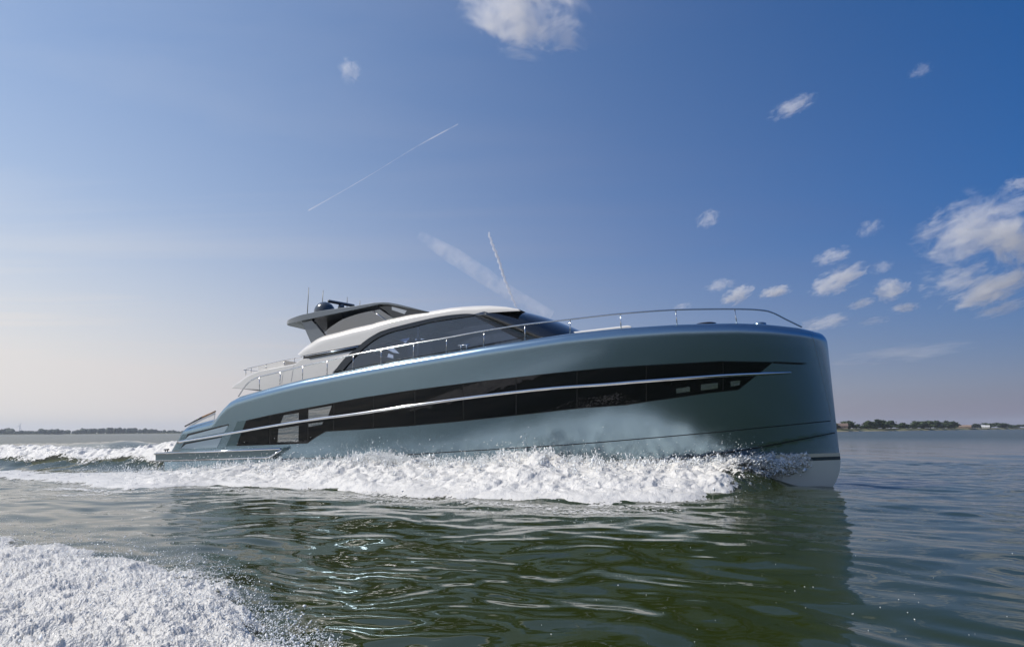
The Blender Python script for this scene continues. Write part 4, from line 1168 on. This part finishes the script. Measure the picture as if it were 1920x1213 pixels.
# ------------------------------------------------------------------ far shores
def az_pt(u, dist, z=0.0):
    d = ray(u, 806.0); d = d / math.hypot(d[0], d[1]); return np.array([d[0] * dist, d[1] * dist, z])
M_GRASS = mat('shore_grass', (0.10, 0.105, 0.045), rough=0.9, noise=0.35, nscale=0.03)
M_SAND = mat('shore_sand', (0.33, 0.26, 0.18), rough=0.9, noise=0.2, nscale=0.05)
SH = [(1300, 330), (1480, 380), (1570, 430), (1700, 560), (1800, 740), (1920, 980), (2200, 1500), (2800, 2200)]
shu, shd = lin(SH)
v, f = [], []
us = np.linspace(1300, 2800, 160)
for u in us:
    d = np.interp(u, shu, shd) + 4 * math.sin(u * 0.11) + 3 * math.sin(u * 0.27)
    for (dd, z) in ((0, -0.3), (3, 0.25), (9, 0.7), (20, 1.6 + 0.3 * math.sin(u * .09)), (60, 2.0), (500, 2.2)): v.append(az_pt(u, d + dd, z))
for i in range(len(us) - 1):
    for k in range(5):
        a = i * 6 + k; f.append((a, a + 6, a + 7, a + 1))
bank = mesh_obj('shore_bank', v, f, M_GRASS); tag(bank, kind='structure')
bank.data.materials.append(M_SAND)
for i, p in enumerate(bank.data.polygons):
    if i % 5 in (0,): p.material_index = 1
fix_normals(bank)
# far left shore
v, f = [], []
us = np.linspace(-900, 1300, 60)
for u in us:
    for (dd, z) in ((0, -0.3), (12, 1.2), (400, 2.5)): v.append(az_pt(u, 1750 + dd + 60 * math.sin(u * .013), z))
for i in range(59):
    for k in range(2):
        a = i * 3 + k; f.append((a, a + 3, a + 4, a + 1))
fs_ = mesh_obj('far_shore', v, f, M_GRASS); tag(fs_, kind='structure'); fix_normals(fs_)

def leaf_material(name, c):
    m = mat(name, c, rough=0.75, spec=0.2, noise=0.45, nscale=0.9)
    return m
M_LEAF = [leaf_material('dark_foliage', (0.030, 0.050, 0.022)), leaf_material('mid_foliage', (0.045, 0.066, 0.026)), leaf_material('bluish_foliage', (0.034, 0.052, 0.034))]
M_BARK = mat('bark', (0.10, 0.08, 0.06), rough=0.9, noise=0.3, nscale=3)
def crown_geo(seed, nl=520, tall=1.0):
    r = np.random.default_rng(seed)
    lobes = [(0, 0, 0.50, 0.36), (0, 0, 0.24, 0.26)] + [(r.uniform(-.30, .30), r.uniform(-.30, .30), r.uniform(.14, .85), r.uniform(.14, .25)) for _ in range(13)]
    V, F = [], []
    for k in range(nl):
        lx, ly, lz, lr = lobes[int(r.integers(len(lobes)))]
        d = r.normal(size=3); d /= np.linalg.norm(d); p = np.array([lx, ly, lz * tall]) + d * lr * r.uniform(.55, 1.05) * np.array([1, 1, .85])
        a = r.normal(size=3); a /= np.linalg.norm(a); b = np.cross(a, r.normal(size=3)); b /= np.linalg.norm(b)
        s = r.uniform(.035, .085); n = len(V)
        V += [p - a * s, p + b * s * .7, p + a * s, p - b * s * .7]; F.append((n, n + 1, n + 2, n + 3))
    # inner mass keeps the middle closed
    for lx, ly, lz, lr in lobes:
        n = len(V); q = lr * .72
        for i in range(5):
            for j in range(7):
                ph, th = math.pi * i / 4, 2 * math.pi * j / 7
                V.append(np.array([lx, ly, lz * tall]) + q * r.uniform(.8, 1.15) * np.array([math.sin(ph) * math.cos(th), math.sin(ph) * math.sin(th), math.cos(ph)]))
        for i in range(4):
            for j in range(7): F.append((n + i * 7 + j, n + i * 7 + (j + 1) % 7, n + (i + 1) * 7 + (j + 1) % 7, n + (i + 1) * 7 + j))
    return V, F
def trunk_geo(seed):
    r = np.random.default_rng(seed); V, F = [], []
    def limb(p, q, r0, r1):
        n = len(V)
        for pt, rr_ in ((p, r0), (q, r1)):
            for k in range(6): V.append((pt[0] + rr_ * math.cos(k * math.pi / 3), pt[1] + rr_ * math.sin(k * math.pi / 3), pt[2]))
        for k in range(6): F.append((n + k, n + (k + 1) % 6, n + 6 + (k + 1) % 6, n + 6 + k))
    limb((0, 0, -.05), (.01, 0, .35), .035, .022); limb((.01, 0, .35), (0, .02, .75), .022, .008)
    for _ in range(5):
        z = r.uniform(.2, .5); a = r.uniform(0, 6.28); limb((0, 0, z), (.22 * math.cos(a), .22 * math.sin(a), z + .22), .012, .004)
    return V, F
PROTO = []
for k in range(5):
    V, F = crown_geo(100 + k, tall=[1, .85, 1.1, .8, 1][k]); me = bpy.data.meshes.new('crown'); me.from_pydata([tuple(p) for p in V], [], F); me.materials.append(M_LEAF[k % 3])
    V, F = trunk_geo(200 + k); mt = bpy.data.meshes.new('trunk'); mt.from_pydata([tuple(p) for p in V], [], F); mt.materials.append(M_BARK)
    PROTO.append((me, mt))
def tree(u, vtop, hw, label, k, dist=None, base=1.9, group='trees on the right shore'):
    d = (dist or np.interp(u, shu, shd) + 28)
    p = az_pt(u, d, base)
    hor = project(np.array([p[0], p[1], CAM_H]))[1]
    h = CAM_H + (hor - vtop) / FPX * p[1] * 1.0 - base
    h = max(h * 1.22, 2.5); wd = 2 * hw / FPX * d / 0.72
    t = empty('tree', label, 'tree', tuple(p), group)
    t.rotation_euler.z = (k * 2.4) % 6.28
    t.scale = (wd, wd, h / 1.0)
    for nm, me in (('crown', PROTO[k % 5][0]), ('trunk', PROTO[k % 5][1])):
        o = bpy.data.objects.new(nm, me); COL.objects.link(o); o.parent = t
    return t
TREES = [(1578, 796, 9, 'low dark tree half hidden behind the bow of the yacht on the right shore'),
 (1592, 789, 9, 'round tall tree standing just right of the yacht bow, before a low gap'),
 (1606, 797, 8, 'low bushy tree filling the gap right of the round tree by the bow'),
 (1618, 797, 7, 'low tree at the left foot of the long shoreline grove'),
 (1629, 790.5, 9, 'leftmost tall tree of the long shoreline grove'),
 (1643, 789, 10, 'broad highest tree of the left half of the shoreline grove'),
 (1656, 790, 10, 'second broad tree in the left half of the grove, right of the highest one'),
 (1671, 792, 10, 'middle tree of the shoreline grove with a flat crown'),
 (1690, 792.5, 8, 'tree at the right end of the first grove section'),
 (1704, 796, 7, 'lower tree in the dip between the two grove sections'),
 (1716, 796, 7, 'low round tree left of the wide dome shaped tree'),
 (1731, 789, 13, 'wide dome shaped tree in the right half of the grove'),
 (1745, 793, 8, 'lower tree on the right flank of the wide dome shaped tree'),
 (1760, 788.5, 9, 'pointed tallest tree near the right end of the grove'),
 (1772, 793, 7, 'small dark tree between the pointed tree and the last rounded tree'),
 (1781, 791, 9, 'rounded dark tree second from the right end of the grove'),
 (1790, 795, 5, 'small sloping tree closing the right end of the grove'),
 (1833, 796, 5, 'small lone tree standing right of the low reddish building'),
 (1848, 797, 7, 'low bush like tree left of the flat crowned pair far right'),
 (1857, 794, 8, 'flat crowned tree beside the small white house far right'),
 (1880, 794, 9, 'broad low tree right of the small white house far right'),
 (1906, 796, 6, 'small rounded tree near the right edge of the picture'),
 (1818, 798, 14, 'long low hedge like tree behind the reddish building'),
 (1895, 797.5, 8, 'low spreading tree between the broad low tree and the last small one')]
for i, (u, vt, hw, lab) in enumerate(TREES): tree(u, vt, hw, lab, i)
for i, (u, vt, hw) in enumerate([(1935, 796, 8), (1960, 795, 9), (1990, 796, 9), (1560, 792, 10), (1530, 790, 12)]):
    tree(u, vt, hw, 'tree of the right shore continuing out of sight of the photo', 40 + i)

# low buildings on the right shore
def house(u, dist, wid, hgt, dep, wallc, roofc, label, cat='house'):
    p = az_pt(u, dist, 1.9); a = math.atan2(p[0], p[1])
    t = empty('house', label, cat, tuple(p)); t.rotation_euler.z = -a
    mw = mat('house_wall', wallc, 0.8, noise=0.1); mr_ = mat('house_roof', roofc, 0.8, noise=0.2)
    w2, d2 = wid / 2, dep / 2; h1 = hgt * .5
    o = mesh_obj('wall', [(-w2, -d2, 0), (w2, -d2, 0), (w2, d2, 0), (-w2, d2, 0), (-w2, -d2, h1), (w2, -d2, h1), (w2, d2, h1), (-w2, d2, h1), (-w2, 0, hgt * .95), (w2, 0, hgt * .95)],
                 [(0, 1, 5, 4), (1, 2, 6, 9, 5), (2, 3, 7, 6), (3, 0, 4, 8, 7)], mw, t, False)
    e = .3
    mesh_obj('roof', [(-w2 - e, -d2 - e, h1 - .15), (w2 + e, -d2 - e, h1 - .15), (w2 + e, 0, hgt), (-w2 - e, 0, hgt), (-w2 - e, d2 + e, h1 - .15), (w2 + e, d2 + e, h1 - .15)], [(0, 1, 2, 3), (3, 2, 5, 4)], mr_, t, False)
    for k in (-.3, .0, .3):
        mesh_obj('window', [(k * wid - .4, -d2 - .02, .8), (k * wid + .4, -d2 - .02, .8), (k * wid + .4, -d2 - .02, h1 - .3), (k * wid - .4, -d2 - .02, h1 - .3)], [(0, 1, 2, 3)], M_DARK, t, False)
house(1576, 455, 9, 3.6, 7, (0.17, 0.13, 0.11), (0.13, 0.09, 0.075), 'low brown brick house on the shore just right of the yacht bow')
house(1803, 790, 17, 3.2, 8, (0.26, 0.19, 0.15), (0.22, 0.15, 0.11), 'long low reddish building right of the shoreline grove', 'building')
house(1849, 850, 7, 3.0, 6, (0.75, 0.75, 0.74), (0.5, 0.5, 0.5), 'small white hut in front of the low trees right of the reddish building', 'hut')
house(1886, 930, 5, 4.0, 5, (0.8, 0.8, 0.78), (0.35, 0.2, 0.15), 'small white house with a red roof near the right edge of the picture')

# far wood on the left horizon
V, F = [], []
r = np.random.default_rng(5)
for k in range(420):
    u = -900 + 2250 * (k + r.random()) / 420
    hh = 9 + 5.5 * math.sin(u * .018 + 1) * math.sin(u * 0.007 + 2) + r.uniform(-1.5, 3.0)
    if 60 < u < 75 or 25 < u < 60: hh *= .55
    if 150 < u < 250: hh = hh * .6 + 7.5
    hh = max(hh, 4)
    c = az_pt(u, 1800 + r.uniform(0, 90), 1.5); w_ = r.uniform(5, 9); n = len(V)
    for i in range(6):
        for j in range(9):
            ph, th = math.pi * i / 5, 2 * math.pi * j / 9; q = r.uniform(.82, 1.12)
            V.append(c + np.array([w_ * q * math.sin(ph) * math.cos(th), w_ * q * math.sin(ph) * math.sin(th), hh * .45 + hh * .55 * q * math.cos(ph)]))
    for i in range(5):
        for j in range(9): F.append((n + i * 9 + j, n + i * 9 + (j + 1) % 9, n + (i + 1) * 9 + (j + 1) % 9, n + (i + 1) * 9 + j))
wood = mesh_obj('far_wood', V, F, M_LEAF[2], None, False); tag(wood, 'hazy blue strip of woodland along the left horizon', 'woodland', kind='stuff')

# wind turbine on the left horizon
M_TURB = mat('turbine_white', (0.62, 0.63, 0.64), rough=0.5, noise=0.03, nscale=0.1)
TD = 3300.0
tb = az_pt(36.5, TD, 1.0)
hub = CAM_H + (project(np.array([tb[0], tb[1], CAM_H]))[1] - 803) / FPX * TD
t = empty('wind_turbine', 'slim white wind turbine rising above the far wood on the left horizon', 'wind turbine', tuple(tb))
tube('tower', [(0, 0, 0), (0, 0, hub - tb[2])], [1.5, 0.9], M_TURB, t, 10)
tube('nacelle', [(0, 2.5, hub - tb[2] + .6), (0, -3.5, hub - tb[2] + .6)], [1.3, 1.3], M_TURB, t, 8)
for k in range(3):
    a = math.radians(22 + 120 * k); L = 21.0
    tube('blade', [(0, -4, hub - tb[2] + .6), (L * .3 * math.sin(a), -4, hub - tb[2] + .6 + L * .3 * math.cos(a)), (L * math.sin(a), -4, hub - tb[2] + .6 + L * math.cos(a))], [0.8, 1.0, 0.25], M_TURB, t, 6)

# ------------------------------------------------------------------ clouds: drifting volumes high over the lake
def cloud_material(name, nscale, thresh, soft, stretch=(1, 1, 1), tube_mode=False):
    m = bpy.data.materials.new(name); m.use_nodes = True; nt = m.node_tree; nt.nodes.clear()
    o = nt.nodes.new('ShaderNodeOutputMaterial'); vs_ = nt.nodes.new('ShaderNodeVolumeScatter')
    vs_.inputs['Color'].default_value = (0.97, 0.97, 0.99, 1); vs_.inputs['Anisotropy'].default_value = 0.1
    tc = nt.nodes.new('ShaderNodeTexCoord'); oi = nt.nodes.new('ShaderNodeObjectInfo')
    ad = nt.nodes.new('ShaderNodeVectorMath'); ad.operation = 'MULTIPLY_ADD'
    rnd = nt.nodes.new('ShaderNodeMath'); rnd.operation = 'MULTIPLY'; rnd.inputs[1].default_value = 57.0; nt.links.new(oi.outputs['Random'], rnd.inputs[0])
    nt.links.new(tc.outputs['Object'], ad.inputs[0]); ad.inputs[1].default_value = stretch; nt.links.new(rnd.outputs[0], ad.inputs[2])
    n = nt.nodes.new('ShaderNodeTexNoise'); n.inputs['Scale'].default_value = nscale; n.inputs['Detail'].default_value = 5; n.inputs['Roughness'].default_value = 0.64; n.inputs['Distortion'].default_value = 0.5
    nt.links.new(ad.outputs[0], n.inputs['Vector'])
    ln = nt.nodes.new('ShaderNodeVectorMath'); ln.operation = 'LENGTH'
    nt.links.new(tc.outputs['Object'], ln.inputs[0])
    r2 = nt.nodes.new('ShaderNodeMath'); r2.operation = 'POWER'; r2.inputs[1].default_value = 1.6; nt.links.new(ln.outputs['Value'], r2.inputs[0])
    r3 = nt.nodes.new('ShaderNodeMath'); r3.operation = 'MULTIPLY'; r3.inputs[1].default_value = 0.0 if tube_mode else 0.30; nt.links.new(r2.outputs[0], r3.inputs[0])
    sb = nt.nodes.new('ShaderNodeMath'); sb.operation = 'SUBTRACT'; nt.links.new(n.outputs['Fac'], sb.inputs[0]); nt.links.new(r3.outputs[0], sb.inputs[1])
    mr = nt.nodes.new('ShaderNodeMapRange'); mr.inputs['From Min'].default_value = thresh; mr.inputs['From Max'].default_value = thresh + soft; mr.interpolation_type = 'SMOOTHSTEP'
    nt.links.new(sb.outputs[0], mr.inputs['Value'])
    at = nt.nodes.new('ShaderNodeAttribute'); at.attribute_type = 'OBJECT'; at.attribute_name = 'thickness'
    ml = nt.nodes.new('ShaderNodeMath'); ml.operation = 'MULTIPLY'; nt.links.new(mr.outputs['Result'], ml.inputs[0]); nt.links.new(at.outputs['Fac'], ml.inputs[1])
    nt.links.new(ml.outputs[0], vs_.inputs['Density']); nt.links.new(vs_.outputs[0], o.inputs['Volume'])
    return m
M_CLOUD = cloud_material('soft_cloud', 2.3, 0.31, 0.15, (1, 1, 1.0))
M_BROKEN = cloud_material('broken_cloud', 2.6, 0.36, 0.14, (1, 1, 1.2))
M_WISP = cloud_material('wispy_cloud', 2.3, 0.34, 0.20, (1.0, 1.0, 0.8))
bm = bmesh.new(); bmesh.ops.create_icosphere(bm, subdivisions=3, radius=1.0)
me_cloud = bpy.data.meshes.new('cloud'); bm.to_mesh(me_cloud); bm.free()
me_wisp = me_cloud.copy(); me_broken = me_cloud.copy(); me_broken.materials.append(M_BROKEN)
me_cloud.materials.append(M_CLOUD); me_wisp.materials.append(M_WISP)
def cloud(u, v_, hw, hh, tilt, tau, label, wisp=False, dist=None, group=None):
    d = ray(u, v_); d /= np.linalg.norm(d); dist = dist or 5200.0
    p = CAM + d * dist; sx, sz = hw / FPX * dist, hh / FPX * dist; sy = (sx + sz) * .5
    o = bpy.data.objects.new('cloud', {True: me_wisp, False: me_cloud, 2: me_broken}[wisp]); COL.objects.link(o)
    fwd = Vector(d); right = fwd.cross(Vector((0, 0, 1))).normalized(); upv = right.cross(fwd).normalized()
    c, s_ = math.cos(math.radians(tilt)), math.sin(math.radians(tilt))
    ax = right * c + upv * s_; az_ = upv * c - right * s_
    R = Matrix((ax, fwd, az_)).transposed().to_4x4()
    o.matrix_world = Matrix.Translation(Vector(p)) @ R @ Matrix.Diagonal((sx, sy, sz, 1))
    o['thickness'] = tau / (2 * sy)
    return tag(o, label, 'cloud', group)
CL = [(980, 10, 150, 88, -8, 5.0, 'large ragged white cloud cut by the top edge of the picture', True),
 (1828, 432, 100, 66, 15, 3.6, 'largest pale cloud of the bank at the right edge', 2),
 (1912, 455, 48, 70, 40, 3.4, 'tall cloud leaving the picture at the right of the largest cloud', 2),
 (1856, 543, 68, 26, 18, 3.6, 'bright slanting cloud under the large bank at the right edge', False),
 (1790, 525, 56, 32, 14, 1.8, 'grey lilac cloud left of the bright slanting cloud at the right edge', 2),
 (1570, 526, 54, 24, 20, 3.0, 'elongated bright cloud above the bow rail end, middle of the right sky', False),
 (1670, 543, 32, 22, 12, 2.4, 'oval pale cloud between the elongated bright cloud and the right bank', False),
 (1453, 547, 30, 13, 8, 3.2, 'small bright oval cloud above the right end of the bow rail', False),
 (1382, 553, 36, 17, 22, 2.6, 'small bright slanting cloud left of the small oval cloud over the rail', False),
 (1350, 535, 30, 14, 5, 1.2, 'faint cloud touching the upper left of the small slanting cloud over the rail', False),
 (1327, 412, 30, 20, 25, 1.7, 'small wispy cloud alone in the blue above the fore deck', True),
 (1487, 200, 46, 19, 12, 2.0, 'wispy lone cloud high in the right half of the sky', True),
 (1632, 428, 26, 17, 20, 1.0, 'faint wisp of cloud above the oval pale cloud on the right', True),
 (1560, 481, 34, 17, 12, 1.5, 'thin cloud just above the elongated bright cloud', False),
 (1655, 501, 22, 14, 10, 1.0, 'tiny thin cloud above the oval pale cloud', True),
 (1616, 569, 26, 10, 12, 1.6, 'small flat cloud below the elongated bright cloud', False),
 (1696, 577, 23, 10, 4, 1.9, 'small flat bright cloud below the oval pale cloud', False),
 (1545, 605, 48, 15, 10, 1.5, 'low cloud right beside the top of the yacht bow', False),
 (1640, 602, 30, 9, 8, 0.9, 'low faint streak of cloud right of the bow top', True),
 (1880, 578, 44, 12, 14, 1.2, 'low faint cloud under the bright slanting cloud at the right edge', False),
 (1690, 662, 120, 18, 3, 0.9, 'wide faint cloud veil low over the right shore', True),
 (655, 132, 26, 24, 55, 1.3, 'faint curled wisp of cloud high in the left half of the sky', True),
 (1912, 345, 20, 14, 0, 1.2, 'small cloud at the right edge above the large bank', False),
 (1726, 133, 20, 14, 0, 0.7, 'barely visible wisp high near the right edge', True),
 (1280, 575, 24, 9, 12, 1.0, 'faint flat cloud just above the bow rail', True)]
for c in CL: cloud(*c[:6], c[6], c[7], group='clouds in the right sky' if c[0] > 1200 else None)
def contrail(name, pts, wpx, tau, m, label, dist=7000, jit=0.0):
    p = smooth_path(pts, 60); v = []; rad = []
    for i, (u, v_) in enumerate(p):
        d = ray(u + jit * math.sin(i * 1.3) + jit * .6 * math.sin(i * 2.9), v_); d /= np.linalg.norm(d); v.append(CAM + d * dist)
        wp = np.interp(i / 59, np.linspace(0, 1, len(wpx)), wpx); rad.append(wp / 2 / FPX * dist)
    o = tube(name, v, rad, m, None, 10); fix_normals(o)
    o['thickness'] = tau / (2 * np.mean(rad))
    return tag(o, label, 'contrail', 'aircraft trails in the sky')
def trail_mat(name, sc, th, so_): return cloud_material(name, sc, th, so_, (1, 1, 1), True)
contrail('contrail', [(578, 395), (640, 360), (700, 325), (780, 276), (859, 233)], [3.0, 2.2, 1.5, 3.0, 2.6], 0.5, trail_mat('thin_trail', 0.003, 0.15, 0.6), 'thin straight aircraft trail slanting up over the fly bridge')
contrail('contrail', [(916, 436), (922, 455), (934, 485), (945, 520), (957, 550), (968, 576)], [4.0, 6.0, 6.0, 5.0, 4.0], 1.3, trail_mat('wavy_trail', 0.012, 0.15, 0.45), 'short wavy white aircraft trail falling to the cabin roof', jit=1.0)
contrail('contrail', [(785, 440), (850, 480), (905, 515), (960, 552), (1035, 592)], [16, 34, 34, 28, 20], 0.55, trail_mat('spread_trail', 0.006, 0.30, 0.45), 'broad faded aircraft trail crossing behind the wavy trail')

# ------------------------------------------------------------------ haze over the lake
bm = bmesh.new(); bmesh.ops.create_cube(bm, size=1.0); me = bpy.data.meshes.new('haze'); bm.to_mesh(me); bm.free()
hz_ = bpy.data.objects.new('haze', me); COL.objects.link(hz_)
hz_.scale = (11000, 11000, 82.0); hz_.location = (0, 0, 41.0 - 2.0)
mh = bpy.data.materials.new('lake_haze'); mh.use_nodes = True; nt = mh.node_tree; nt.nodes.clear()
o = nt.nodes.new('ShaderNodeOutputMaterial'); pv = nt.nodes.new('ShaderNodeVolumePrincipled')
pv.inputs['Color'].default_value = (0.78, 0.84, 0.95, 1); pv.inputs['Density'].default_value = 0.00016; pv.inputs['Anisotropy'].default_value = 0.2
nt.links.new(pv.outputs[0], o.inputs['Volume']); me.materials.append(mh)
tag(hz_, 'thin summer haze over the lake', 'haze', kind='stuff')
